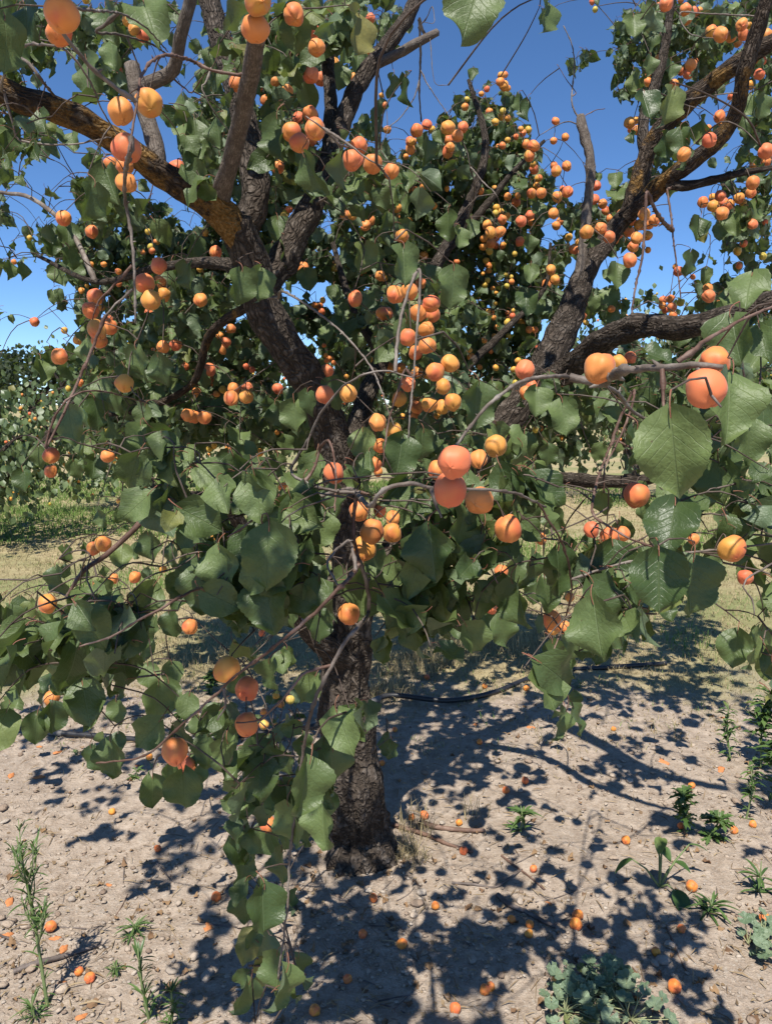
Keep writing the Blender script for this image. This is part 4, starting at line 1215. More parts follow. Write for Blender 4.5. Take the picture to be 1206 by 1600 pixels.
def hang_leaf(nd, rad):
    """One drooping leaf on a node, or None where it may not hang."""
    a = Vector((RND.gauss(0, .6), RND.gauss(0, .6), -RND.uniform(.45, 1.2))) + rad * RND.uniform(-.1, .5)
    ax = a.normalized()
    Lf = LEAF_L * 0.84 * RND.choice((.62, .75, .85, .95, 1.0, 1.08)) * RND.uniform(.93, 1.07)
    pet = Vector((RND.uniform(-1, 1), RND.uniform(-1, 1), RND.uniform(-.6, .5))).normalized() * Lf * 0.34
    base = nd + pet
    c, tp = base + ax * Lf * .5, base + ax * Lf * .95
    if not leaf_ok(c, tp, base):
        return None
    nr = rad * RND.uniform(.2, 1.0) + SUN_DIR * RND.uniform(.4, 1.2) + Vector((RND.gauss(0, .75), RND.gauss(0, .75), RND.gauss(0, .35)))
    px, py, d = proj(c)
    return (d if (0 < px < 1206 and 0 < py < 1600) else 99, leaf_matrix(base, ax, nr, Lf))


for i in np.argsort(dist0):
    p, n, idx = items[i]
    q = np.linalg.norm(SKP[:ns] - np.array(p), axis=1)
    j = int(np.argmin(q))
    S = Vector(SKP[j])
    L = q[j]
    rad = Vector((p.x - BASE.x, p.y - BASE.y, 0))
    rad = rad.normalized() if rad.length > .05 else Vector((0, -1, 0))
    got, spath = [], None
    if n and idx is None:                                # a leafy drooping shoot beyond the anchor
        out = (p - S)
        out = out.normalized() if out.length > 1e-4 else Vector((0, 0, -1))
        hd = Vector((out.x + RND.uniform(-.7, .7), out.y + RND.uniform(-.7, .7), RND.uniform(-.5, .25))).normalized()
        l = RND.uniform(0.08, 0.2)
        q1 = p + hd * l * .5
        q2 = q1 + (hd + Vector((0, 0, -0.7))).normalized() * l * .6
        spath, sro = smooth_path([p, q1, q2], [.0017, .0014, .0009], 0.022)
        last = 0
        for t in np.sort(NP.random(n) ** 0.8):
            m = int(len(spath) * t) % len(spath)
            g_ = hang_leaf(Vector(spath[m]), rad)
            if g_:
                got.append(g_)
                last = m
        if len(got) < 2:
            continue
        spath, sro = spath[:last + 1], sro[:last + 1]
    elif idx is not None:
        for _ in range(n):
            g_ = hang_leaf(p + Vector((RND.uniform(-.03, .03), RND.uniform(0, .03), RND.uniform(-.01, .03))), rad)
            if g_:
                got.append(g_)
        for m in idx:                                    # fruit stalks
            fp, D = Vector(FP[m]), FA[m, 4]
            top = fp + (p - fp).normalized() * D * 0.40
            add_twig(np.array([p, p.lerp(top, .5) + Vector((0, 0, .003)), top]), np.array([.0014, .0012, .0014]), 4)
    cand += got
    if L > 0.012:
        side = Vector((RND.uniform(-1, 1), RND.uniform(-1, 1), RND.uniform(-.3, 1))) * L * 0.14
        mid1, mid2 = S.lerp(p, .33) + side + Vector((0, 0, L * .06)), S.lerp(p, .68) + side * .7 + Vector((0, 0, L * .05))
        r0 = min(0.0045, 0.0014 + L * 0.005)
        path, ro = smooth_path([S, mid1, mid2, p], [r0, r0 * .85, r0 * .7, r0 * .55], 0.035)
        add_twig(path, ro)
        for k in range(2, len(path)):
            add_skel(path[k])
    if spath is not None and len(spath) > 1:
        add_twig(spath, sro, 4)
        for w in spath[1::2]:
            add_skel(w)

cand.sort(key=lambda q: q[0])
room = max(0, 300 - len(near_leaves))
singles = near_leaves[:300] + [m for _, m in cand[:room]]
for k, M in enumerate(singles):
    o = bpy.data.objects.new('leaf', near_leaf_meshes[k % len(near_leaf_meshes)])
    COL.objects.link(o)
    o.parent = tree
    o.matrix_parent_inverse = Matrix.Translation(BASE).inverted()
    o.matrix_basis = M
for M in near_leaves[300:]:
    mass.add(M, RND.random())
for _, M in cand[room:]:
    mass.add(M, RND.random())
lv = mass.build('leaves', [M_LEAFM, M_PET], tree)
lv['kind'] = 'stuff'
tw = twig_mb.build('fine_twigs', M_TWIGF, tree)
tw['kind'] = 'stuff'
print('LEAVES near', len(near_leaves), 'mass', len(cand), 'fruit', len(FA), 'spurs', len(spurs), 'skel', ns)

# ------------------------------------------------------------------ apricots
def apricot_shape(nu, nv, seed):
    rr = random.Random(seed)
    gw, gd, el = rr.uniform(.13, .2), rr.uniform(.06, .10), rr.uniform(.96, 1.1)
    v, f = [], []
    for i in range(nv + 1):
        th = math.pi * i / nv
        for k in range(nu):
            ph = 2 * math.pi * k / nu
            a = min(ph, 2 * math.pi - ph)
            r = 0.5 * (1 - gd * math.exp(-(a / gw) ** 2) * math.sin(th) ** 0.5)
            r *= 1 - 0.14 * math.exp(-(th / 0.28) ** 2) + 0.02 * math.exp(-((math.pi - th) / .2) ** 2)
            r *= 1 + 0.12 * noise.noise((math.cos(ph) * 1.2 + seed, math.sin(ph) * 1.2, th))
            v.append((r * math.sin(th) * math.cos(ph), r * math.sin(th) * math.sin(ph) * .95, r * math.cos(th) * el))
    for i in range(nv):
        for k in range(nu):
            a, b = i * nu + k, i * nu + (k + 1) % nu
            f.append((a, a + nu, b + nu, b))
    return np.array(v), f


apricot_meshes = []
for k in range(5):
    v, f = apricot_shape(36, 22, k)
    b = MB()
    b.add(v, f)
    apricot_meshes.append(b.mesh('apricot', M_APR))
low = [apricot_shape(10, 7, 20 + k) for k in range(3)]

ZONES = [
 (95, 25, 'on the twig high above the orange lichened limb'), (205, 190, 'on the twig hanging across the orange lichened limb'), (190, 270, 'behind the big leaf below the orange lichened limb'),
 (215, 45, 'beside the sawn grey stub over the lichened limb'), (400, 25, 'at the top of the smooth grey upright branch'), (380, 140, 'just behind the smooth grey upright branch'),
 (490, 60, 'under the broad leaves beside the smooth grey branch'), (480, 190, 'on the short spur between grey branch and split limb'), (565, 250, 'at the tip of the spur beside the split limb'),
 (660, 215, 'in the bunch below the dangling bare twigs'), (780, 150, 'at the very top of the middle leader'), (800, 205, 'on the middle leader next to the dead stub'),
 (850, 270, 'in the drooping strings beside the dead stub'), (780, 350, 'in the packed cluster on the middle leader'), (770, 440, 'in the thin strings below the middle leader'),
 (950, 340, 'in the crowded row in front of the dead stub'), (870, 440, 'beside the thick fissured limb'), (1000, 220, 'under the fork of the high lichened limb'),
 (1060, 110, 'on the leafy side branch over the high lichened limb'), (1130, 40, 'above the high lichened limb'), (1180, 110, 'under the outer end of the high lichened limb'),
 (1130, 310, 'in the bunch hanging below the high lichened limbs'), (1050, 475, 'in the tuft over the arched horizontal limb'), (1120, 465, 'by the pale folded leaf over the arched limb'),
 (940, 575, 'at the inner end of the knotty spur twig'), (1105, 590, 'at the outer end of the knotty spur twig'), (820, 580, 'on the long arching grey twig'),
 (700, 745, 'at the drooping end of the arching grey twig'), (770, 700, 'in the shade behind the arching grey twig'), (580, 830, 'in the tight bunch at the bent twig above the trunk'),
 (640, 500, 'along the hanging twig in the crown middle'), (670, 610, 'in the shaded cluster in the crown middle'), (530, 620, 'beside the leaning main limb'),
 (545, 730, 'on the short dark twig below the leaning main limb'), (375, 610, 'in the group of four beside the leaning main limb'), (350, 530, 'in the leaves beside the leaning main limb'),
 (225, 460, 'on the long hanging twig below the lichened limb'), (150, 500, 'on the side twigs of the long hanging twig'), (110, 350, 'among the broad leaves below the lichened limb'),
 (240, 370, 'in the far leaves below the lichened limb'), (560, 340, 'by the broken stub of the split limb'), (490, 440, 'under the broken stub of the split limb'),
 (70, 720, 'at the tip of the outermost low twig'), (190, 600, 'by the shrivelled fruit on the outer low twig'), (290, 650, 'in the low leaves over the sawn low limb'),
 (320, 800, 'beneath the sawn low limb'), (190, 790, 'above the drooping low branch'), (150, 880, 'on the drooping low branch'), (75, 940, 'at the end of the drooping low branch'),
 (780, 920, 'in the small bunch under the low foliage'), (860, 970, 'at the lower edge of the foliage above the hose'), (960, 850, 'on the thin low twig under the big leaves'),
 (1145, 860, 'behind the very largest leaf'), (800, 830, 'in the leaves below the arching grey twig'), (994, 772, 'alone in the gap under the big leaves'),
 (355, 1060, 'on the low twig reaching past the trunk'), (280, 1175, 'at the end of the low twig past the trunk'), (430, 1140, 'in the low unripe cluster beside the trunk'), (418, 1285, 'on the lowest hanging shoot'), (545, 950, 'just above the trunk fork'),
]
HUES = [('orange', (0.74, 0.265, 0.070)), ('red blushed', (0.72, 0.195, 0.080)), ('golden', (0.70, 0.315, 0.065)), ('greenish yellow', (0.50, 0.44, 0.09))]
big = list(np.argsort(-FA[:, 2])[:300])
sets = {}
for k in big:
    px, py, q, d, D = FA[k]
    z = min(range(len(ZONES)), key=lambda i: math.hypot(ZONES[i][0] - px, ZONES[i][1] - py))
    h = 3 if ('unripe' in ZONES[z][2] and q < 20) else (2 if RND.random() < (0.7 if 'shade' in ZONES[z][2] else 0.24) else (1 if RND.random() < 0.3 else 0))
    o = bpy.data.objects.new('apricot', apricot_meshes[RND.randrange(5)])
    COL.objects.link(o)
    o.location = FP[k]
    D *= 1.05
    o.scale = (D * RND.uniform(.95, 1.06), D * RND.uniform(.95, 1.06), D * RND.uniform(.93, 1.08))
    sp = [s for s, idx in spurs if k in idx][0]
    up = (Vector(sp) - Vector(FP[k])).normalized() + Vector((RND.uniform(-.3, .3), RND.uniform(-.3, .3), 0.25))
    o.rotation_mode = 'QUATERNION'
    o.rotation_quaternion = up.to_track_quat('Z', 'Y') @ Matrix.Rotation(RND.uniform(0, 6.28), 3, 'Z').to_quaternion()
    c = HUES[h][1]
    j = RND.uniform(.9, 1.1)
    o.color = (c[0] * j, c[1] * j * RND.uniform(.93, 1.07), c[2] * j, 1)
    sets.setdefault((z, h), []).append(o)
for (z, h), L in sets.items():
    ph, hue = ZONES[z][2], HUES[h][0]
    L.sort(key=lambda o: -o.location.z)
    lab = {o.name: f'{hue} apricot hanging {ph}' for o in L}
    if len(L) > 1:
        lab = {o.name: f'mid-height {hue} apricot hanging {ph}' for o in L}
        lab[L[0].name] = f'topmost {hue} apricot hanging {ph}'
        lab[L[-1].name] = f'lowest {hue} apricot hanging {ph}'
    for o in L:
        prop(o, lab[o.name], 'apricot', 'apricots hanging ' + ph)
mb = MB()
for k in range(len(FA)):
    if k in set(big):
        continue
    v, f = low[k % 3]
    R = np.array(Matrix.Rotation(RND.uniform(0, 6.28), 3, Vector((RND.uniform(-1, 1), RND.uniform(-1, 1), 1))))
    mb.add((v * FA[k, 4]) @ R.T + FP[k], f, tint=RND.random())
if mb.n:
    prop(mb.build('small_apricots', M_APRM), 'small distant apricots dotted through the crown', 'apricots', kind='stuff')
#@@REST

M_DEADL = plain('dead_leaf', (0.30, 0.19, 0.10), (0.15, 0.085, 0.05), 20, 0.85, 0.15, mass=True)
lm = LeafMass([(v, f, uv, mi) for v, f, uv, mi in (leaf_shape(5, 4, 700 + k, wid=.75, petiole=False, fold=.9, curl=.5, wave=.2) for k in range(6))])
for k in range(260):
    p = G(RND.uniform(-40, 1246), RND.uniform(1090, 1620) if k % 3 else RND.uniform(1300, 1600))
    lm.add(leaf_matrix(p + Vector((0, 0, .006)), Vector((RND.uniform(-1, 1), RND.uniform(-1, 1), RND.uniform(-.1, .25))), Vector((RND.gauss(0, .3), RND.gauss(0, .3), RND.choice((1, 1, -1)))), RND.uniform(.012, .03)), RND.random())
prop(lm.build('leaf_litter', [M_DEADL], None), 'curled brown dead leaves scattered under the tree', 'leaf litter', kind='stuff')

# ------------------------------------------------------------------ fallen fruit
M_ROT = plain('apricot_dried', (0.42, 0.13, 0.045), (0.62, 0.27, 0.10), 40, 0.7, 0.25)


def half_shape(seed):
    """A split, flattened apricot half lying skin up."""
    rr = random.Random(seed)
    v, f = [(0, 0, .18)], []
    for i in range(1, 4):
        for k in range(12):
            a = 2 * math.pi * k / 12
            r = 0.5 * i / 3 * (1 + .16 * math.sin(a * 2 + seed) + .08 * math.sin(a * 5 + seed * 2))
            v.append((r * math.cos(a) * 1.25, r * math.sin(a) * .8, .2 - .16 * (i / 3) ** 2 + .06 * math.sin(a * 3 + seed)))
    for k in range(12):
        f.append((0, 1 + k, 1 + (k + 1) % 12))
        for i in range(2):
            a, b = 1 + i * 12 + k, 1 + i * 12 + (k + 1) % 12
            f.append((a, a + 12, b + 12, b))
    k0 = len(v)
    v += [(x, y, -.02) for x, y, _ in v[25:37]]
    for k in range(12):
        f.append((25 + k, k0 + k, k0 + (k + 1) % 12, 25 + (k + 1) % 12))
    f.append(tuple(range(k0 + 11, k0 - 1, -1)))
    return np.array(v), f


half_meshes = []
for k in range(3):
    v, f = half_shape(k)
    b = MB()
    b.add(v, f)
    half_meshes.append(b.mesh('split_apricot', M_ROT))
# pixel, pixel, width px, state (0 whole, 1 split and dried), where
FALLEN = [
 (18,1212,14,1,'on the open soil beyond the tall weed'),(62,1215,14,1,'on the open soil beyond the tall weed'),(2,1143,8,1,'beside the black hose'),(90,1176,11,1,'beside the black hose'),(190,1182,8,0,'under the low leaves by the hose'),(234,1187,11,0,'under the low leaves by the hose'),(215,1197,9,1,'under the low leaves by the hose'),(230,1140,8,1,'just behind the black hose'),(62,1167,9,1,'just in front of the black hose'),
 (176,1272,11,0,'alone on bare sunlit soil before the hose'),(247,1330,11,0,'in the shade edge left of the trunk'),(80,1454,18,0,'beside the stem of the tall weed'),(87,1466,15,1,'tucked under the whole one by the tall weed'),(100,1484,16,1,'beside the forked grey stick'),(124,1523,15,0,'below the forked grey stick'),(141,1534,17,0,'below the forked grey stick'),(97,1541,20,1,'in front of the forked grey stick'),(10,1462,16,1,'on the stony soil behind the tall weed'),(15,1410,18,1,'on the stony soil behind the tall weed'),(128,1589,16,1,'on the soil near the tall weed foot'),(170,1383,6,1,'on bare soil between two shadow patches'),
 (338,1407,16,0,'in the shade beside the lowest hanging shoot'),(325,1450,17,1,'on a thin twig in the deep shade'),(583,1408,14,0,'in the shade in front of the trunk'),(567,1465,14,0,'among dead twigs before the trunk'),(543,1535,15,0,'beside a pale stone in the twigs'),(492,1585,19,0,'just beneath the tip of the lowest shoot'),
 (643,1281,11,0,'in the dead grass at the trunk foot'),(663,1279,14,0,'in the dead grass at the trunk foot'),(717,1289,10,0,'behind the short brown log'),(724,1334,14,0,'at the end of the brown root'),(833,1362,9,0,'beside the crossed thin sticks'),(857,1412,8,1,'behind the thick curved stick'),(680,1420,8,0,'on the stony patch in front of the trunk'),(827,1449,10,0,'below the thick curved stick'),(826,1464,13,0,'below the thick curved stick'),(799,1441,8,0,'below the thick curved stick'),(628,1481,17,0,'on sunlit gravel at the shadow edge'),(757,1553,17,0,'in the shade near the grey green mallow'),(766,1547,12,0,'in the shade near the grey green mallow'),(711,1582,19,0,'in the deep shade before the mallow'),(869,1536,15,0,'half hidden in the grey green mallow'),(899,1451,20,0,'at the tip of the thick curved stick'),(902,1436,18,0,'right behind the one at the stick tip'),
 (977,1318,14,0,'on the shadow edge in the open soil'),(1080,1391,18,0,'beside the upright broad leaved weed'),(1053,1549,22,0,'on open soil beyond the mallow'),(1024,1492,10,0,'on open soil behind the mallow'),(1064,1456,8,0,'on open soil by the thin bent twig'),(1146,1302,13,0,'in the shady weeds'),(1175,1292,12,0,'in the shady weeds'),(1063,1294,11,0,'under the dark leafy weed'),(1193,1441,18,0,'on top of the small second mallow'),
 (667,1062,10,0,'on the dry grass behind the hose'),(822,1079,10,0,'in front of the hose end'),(757,1076,9,0,'behind the hose in the shade'),(743,1132,10,1,'in the dappled shade before the hose'),(749,1163,10,0,'in the dappled shade before the hose'),(828,1137,11,1,'in the dappled shade before the hose'),(820,1224,12,0,'on the long limb shadow'),(790,1239,12,0,'on the long limb shadow'),(617,1143,8,0,'behind the trunk in the shade'),
 (958,1142,8,0,'on straw beyond the hanging leaves'),(1034,1191,19,1,'in the shade behind the leafy weeds'),(1125,1203,16,1,'in the shade behind the leafy weeds'),(1080,1231,11,0,'in front of the pale dead leaves'),(1128,1122,8,1,'beside the tall weeds by the grass'),(597,1196,10,0,'close beside the trunk'),
]
cnt = {}
for (px, py, w, st, where) in FALLEN:
    p = G(px, py)
    d = proj(p)[2]
    D = w * d / FPX
    if st == 0:
        D = max(0.026, min(0.044, D))
        o = bpy.data.objects.new('fallen_apricot', apricot_meshes[RND.randrange(5)])
        o.scale = (D, D, D * .92)
        p = p + Vector((0, 0, D * 0.40))
        o.rotation_euler = (RND.uniform(0, 6), RND.uniform(0, 6), RND.uniform(0, 6))
        c = RND.choice(((0.76, 0.26, 0.045), (0.72, 0.19, 0.05), (0.74, 0.31, 0.05)))
        o.color = (*c, 1)
        lab = 'fallen orange apricot lying ' + where
        grp = 'whole apricots fallen on the ground'
    else:
        D = max(0.02, min(0.05, D))
        o = bpy.data.objects.new('split_apricot', half_meshes[RND.randrange(3)])
        o.scale = (D, D, D)
        o.rotation_euler = (RND.uniform(-.15, .15), RND.uniform(-.15, .15), RND.uniform(0, 6))
        lab = 'split drying apricot half lying ' + where
        grp = 'split apricot halves on the ground'
    o.location = p
    COL.objects.link(o)
    prop(o, lab, 'apricot', grp)

# ------------------------------------------------------------------ hose
M_HOSE = plain('hose_black', (0.012, 0.012, 0.013), (0.035, 0.034, 0.034), 25, 0.42, 0.5)
M_DUST = plain('hose_clamp', (0.10, 0.095, 0.09), (0.2, 0.19, 0.18), 40, 0.6, 0.3)
hp = [G(*q) for q in ((-260, 1105), (-120, 1118), (0, 1132), (60, 1146), (150, 1154), (240, 1161), (330, 1158), (420, 1148), (500, 1136), (583, 1108), (616, 1099), (700, 1099), (770, 1086), (820, 1066), (865, 1052), (940, 1046), (1040, 1040))]
hp = [p + Vector((0, 0, 0.014 + (0.03 if i in (9, 10) else 0))) for i, p in enumerate(hp)]
hose = empty('irrigation_hose', hp[8], 'black plastic irrigation hose snaking over the ground behind the trunk', 'hose')
path, ro = smooth_path(hp, [.0135] * len(hp), 0.03)
v, f, uv = tube(path, ro, 14)
b = MB()
b.add(v, f, uv)
b.build('pipe', M_HOSE, hose)
for t in (0.28, 0.33, 0.55, 0.61, 0.72):
    i = int(t * len(path))
    pp = np.array([path[i - 1], path[i], path[i + 1]])
    v, f, uv = tube(pp, np.array([.0152, .0158, .0152]), 14)
    b = MB()
    b.add(v, f, uv)
    b.build('coupling', M_DUST if t in (.28, .61) else M_HOSE, hose)

# ------------------------------------------------------------------ sticks on the ground
M_STICK = twig_material('stick_grey', (0.09, 0.07, 0.058), (0.17, 0.135, 0.115), (0.29, 0.24, 0.205))
M_STICKB = twig_material('stick_brown', (0.11, 0.062, 0.042), (0.20, 0.12, 0.085), (0.32, 0.22, 0.165))
STICKS = [
 ('log', [(655, 1288), (690, 1297), (730, 1301), (757, 1301)], .021, M_STICKB, 'short reddish brown log lying beside the trunk foot'),
 ('surface_root', [(610, 1290), (668, 1308), (700, 1322), (738, 1334)], .017, M_STICKB, 'brown root end curving out of the dead grass'),
 ('fallen_stick', [(777, 1401), (795, 1417), (822, 1428), (845, 1441), (866, 1451)], .017, M_STICK, 'thick curved grey stick on the pebbly soil'),
 ('fallen_stick', [(706, 1381), (740, 1384), (772, 1388), (795, 1374), (815, 1360)], .009, M_STICK, 'bent grey stick pointing at the crossed sticks'),
 ('fallen_stick', [(783, 1338), (805, 1355), (828, 1372), (850, 1391)], .008, M_STICKB, 'dark straight stick crossing another near the log'),
 ('fallen_stick', [(805, 1350), (825, 1340), (846, 1328)], .004, M_STICK, 'thin pale twig crossing the dark straight stick'),
 ('fallen_stick', [(866, 1446), (882, 1437), (902, 1424)], .006, M_STICK, 'short grey stick meeting the end of the thick one'),
 ('fallen_stick', [(836, 1413), (868, 1403), (903, 1391)], .004, M_STICK, 'straight thin twig behind the thick curved stick'),
 ('fallen_stick', [(648, 1456), (690, 1464), (720, 1470), (745, 1486)], .006, M_STICK, 'crooked pale stick at the edge of the deep shade'),
 ('fallen_stick', [(22, 1522), (60, 1508), (100, 1497), (130, 1488), (157, 1480)], .017, M_STICK, 'forked grey stick lying beside the tall weed'),
 ('fallen_stick', [(70, 1452), (100, 1450), (135, 1452)], .006, M_STICK, 'thin stick under the whole apricot by the tall weed'),
 ('fallen_stick', [(0, 1463), (20, 1470), (32, 1478)], .008, M_STICK, 'broken stick end on the stony soil by the weed'),
 ('fallen_stick', [(300, 1444), (335, 1446), (370, 1450)], .005, M_STICK, 'pale twig in the shade under the lowest shoot'),
 ('fallen_stick', [(1040, 1447), (1052, 1475), (1062, 1500), (1074, 1522)], .005, M_STICKB, 'thin bent twig on the soil beyond the mallow'),
 ('fallen_stick', [(960, 1414), (968, 1408), (976, 1404)], .007, M_STICK, 'stubby stick near the white pebbles'),
 ('fallen_stick', [(196, 1340), (194, 1362), (193, 1380)], .005, M_STICK, 'upright standing twig in a shadow patch'),
 ('fallen_stick', [(242, 1345), (258, 1365), (273, 1380)], .006, M_STICK, 'slanting twig in the shade edge beside the trunk'),
 ('fallen_stick', [(176, 1440), (190, 1418), (200, 1398)], .004, M_STICKB, 'thin dark twig on sunlit soil'),
 ('fallen_stick', [(1150, 1440), (1172, 1430), (1190, 1415)], .005, M_STICK, 'grey twig behind the small second mallow'),
]
rr = random.Random(3)
for k in range(16):
    x, y = rr.uniform(470, 640), rr.uniform(1390, 1580)
    a, l = rr.uniform(-.9, .9), rr.uniform(25, 70)
    STICKS.append(('fallen_stick', [(x, y), (x + l * .5 * math.cos(a) + rr.uniform(-5, 5), y + l * .5 * math.sin(a)), (x + l * math.cos(a), y + l * math.sin(a))], rr.uniform(.0025, .005), M_STICK, None))
for name, pts, w, mat, lab in STICKS:
    pp = [G(*q) + Vector((0, 0, w * .42)) for q in pts]
    path, ro = smooth_path(pp, [w * .5 * (1 - .35 * i / (len(pp) - 1)) for i in range(len(pp))], max(.008, w * .7))
    v, f, uv = tube(path, ro, 9, .25, .05, seed=w * 500)
    b = MB()
    b.add(v, f, uv)
    o = b.build(name, mat)
    if lab:
        prop(o, lab, 'stick' if 'root' not in name else 'root', 'sticks on the ground' if name == 'fallen_stick' else None)
    else:
        prop(o, 'thin dead twig in the tangle shaded in front of the trunk', 'twig', 'dead twigs in the shade before the trunk')

# ------------------------------------------------------------------ weeds
def blade_leaf(mb, base, direction, L, W, droop=0.4, tint=None, lobes=0):
    """A narrow leaf: a curved strip with a fold."""
    d = direction.normalized()
    s = d.cross(Vector((0, 0, 1)))
    s = s.normalized() if s.length > .05 else Vector((1, 0, 0))
    n = 7
    v, uv, f = [], [], []
    for i in range(n + 1):
        t = i / n
        w = W * .5 * math.sin(math.pi * min(1, .08 + t * .92)) ** .8
        if lobes and 0 < i < n:
            w *= 1.35 if i % 2 else 0.6
        c = base + d * L * t + Vector((0, 0, -droop * L * t * t))
        up = Vector((0, 0, w * .5))
        v += [c - s * w + up, c, c + s * w + up]
        uv += [(0, t), (.5, t), (1, t)]
    for i in range(n):
        a = i * 3
        f += [(a, a + 1, a + 4, a + 3), (a + 1, a + 2, a + 5, a + 4)]
    mb.add(v, f, uv, tint=RND.random() if tint is None else tint)


M_WSTEM = plain('weed_stem', (0.12, 0.17, 0.06), (0.20, 0.24, 0.10), 40, 0.6, 0.3)


def upright_weed(name, px, py, height, label, n=60, leafL=.06, leafW=.008, lean=(0, 0), bare=.25, branch=0, lobes=0, cat='weed', stem_r=.004, up=1.1):
    p = G(px, py)
    root = empty(name, p, label, cat)
    top = p + Vector((lean[0], lean[1], height))
    mid = p.lerp(top, .5) + Vector((RND.uniform(-.015, .015), RND.uniform(-.01, .01), 0))
    path, ro = smooth_path([p, mid, top], [stem_r, stem_r * .8, stem_r * .35], .03)
    b = MB()
    v, f, uv = tube(path, ro, 7, .1)
    b.add(v, f, uv)
    tips = []
    for k in range(branch):
        t = RND.uniform(.35, .85)
        q = Vector(path[int(t * (len(path) - 1))])
        a = RND.uniform(0, 6.28)
        e = q + Vector((math.cos(a) * .35, math.sin(a) * .35, .9)).normalized() * height * RND.uniform(.15, .3)
        v, f, uv = tube(np.array([q, q.lerp(e, .5) + Vector((math.cos(a), math.sin(a), 0)) * .01, e]), np.array([stem_r * .5, stem_r * .4, stem_r * .2]), 5)
        b.add(v, f, uv)
        tips.append((q, e))
    b.build('stem', M_WSTEM, root)
    m = MB()
    for k in range(n):
        if tips and RND.random() < .6:
            q, e = RND.choice(tips)
            c = q.lerp(e, RND.uniform(.2, 1))
        else:
            t = bare * RND.random() if RND.random() < .12 else bare + (1 - bare) * RND.random()
            c = Vector(path[min(len(path) - 1, int(t * (len(path) - 1)))])
        a = RND.uniform(0, 6.28)
        sc = RND.uniform(.6, 1.15)
        blade_leaf(m, c, Vector((math.cos(a), math.sin(a), RND.uniform(.1, up))), leafL * sc, leafW * sc, .35, lobes=lobes)
    o = m.build('foliage', M_WEED, root)
    return root


upright_weed('tall_weed', 75, 1572, .47, 'tall narrow leaved green weed standing beside the forked stick', 210, .055, .0055, (-.06, .02), .3, 10, stem_r=.0048, up=3.2)
upright_weed('weed', 233, 1592, .20, 'narrow leaved weed rising beside a smooth stone in the shade edge', 46, .07, .007, (-.02, .0), .1, up=3)
upright_weed('weed', 268, 1600, .12, 'low bushy narrow leaved weed in the deep shade', 50, .05, .006, (.0, .0), .05, up=2.5)
upright_weed('weed', 205, 1462, .05, 'low spreading tuft of narrow green leaves on the soil', 46, .06, .006, (0, 0), 0)
upright_weed('weed', 178, 1520, .035, 'tiny green tuft beside the forked stick end', 26, .04, .004, (0, 0), 0)
upright_weed('weed', 55, 1590, .06, 'yellowish green tuft at the foot of the tall weed', 40, .06, .004, (0, 0), 0)
upright_weed('weed', 812, 1300, .10, 'bright green leafy sprout on open soil behind the sticks', 40, .07, .011, (0, 0), .05, 2)
upright_weed('weed', 1070, 1300, .15, 'dark leafy weed clump in the dappled shade', 80, .06, .016, (.0, .02), .05, 8, lobes=1)
upright_weed('weed', 1110, 1310, .10, 'loose leafy weed next to the dark weed clump', 60, .07, .018, (.03, .02), .05, 6, lobes=1)
upright_weed('weed', 1105, 1425, .05, 'flat tuft of blue green strap leaves', 30, .08, .008, (0, 0), 0)
upright_weed('weed', 1185, 1395, .11, 'grassy weed with broad blades by the second mallow', 24, .08, .010, (0, 0), .05)
upright_weed('weed', 1140, 1185, .24, 'tall stalked weed at the edge of the dry grass', 60, .06, .013, (.0, .05), .1, 6)
upright_weed('weed', 1188, 1200, .34, 'tall bushy weed with toothed leaves by the dry grass', 110, .09, .022, (.02, .02), .1, 9, lobes=1)
upright_weed('weed', 1215, 1250, .30, 'bushy green weed crowding the tall toothed weed', 110, .09, .02, (.0, .02), .1, 8)
upright_weed('weed', 1165, 1280, .22, 'thin dry stalked weed over the shaded soil', 50, .05, .010, (.02, .02), .2, 6)
upright_weed('weed', 905, 1075, .05, 'pale spiky grass tuft on the straw', 30, .07, .004, (0, 0), 0)
upright_weed('weed', 330, 1085, .14, 'dark leafy weed growing behind the low twig fruit', 80, .06, .02, (.02, 0), .0, 6)
upright_weed('weed', 285, 1120, .10, 'low leafy weed beside the hose', 60, .05, .018, (.0, 0), .0, 5)
upright_weed('weed', 210, 1215, .05, 'small green seedling patch before the hose', 30, .04, .010, (0, 0), 0)
upright_weed('weed', 120, 1180, .03, 'tiny green sprig on bare soil by the hose', 18, .03, .006, (0, 0), 0)

# upright weed with a few broad leaves
p = G(1030, 1386)
root = empty('broad_leaved_weed', p, 'upright broad leaved weed with one large rounded bottom leaf', 'weed')
b, m = MB(), MB()
for (dx, dy, h, L, W) in ((-.10, -.02, .11, .07, .022), (.0, .0, .17, .06, .04), (-.005, .01, .13, .05, .04), (.10, .03, .13, .07, .014), (.05, .01, .08, .05, .03), (.03, -.05, .02, .085, .055)):
    e = p + Vector((dx, dy, h))
    v, f, uv = tube(np.array([p, p.lerp(e, .5) + Vector((0, 0, .015)), e]), np.array([.004, .0032, .002]), 6)
    b.add(v, f, uv)
    blade_leaf(m, e, Vector((dx + RND.uniform(-.02, .02), dy - .03, .0 if h > .05 else -.02)), L, W, .45)
b.build('stem', M_WSTEM, root)
m.build('foliage', M_WEED, root)


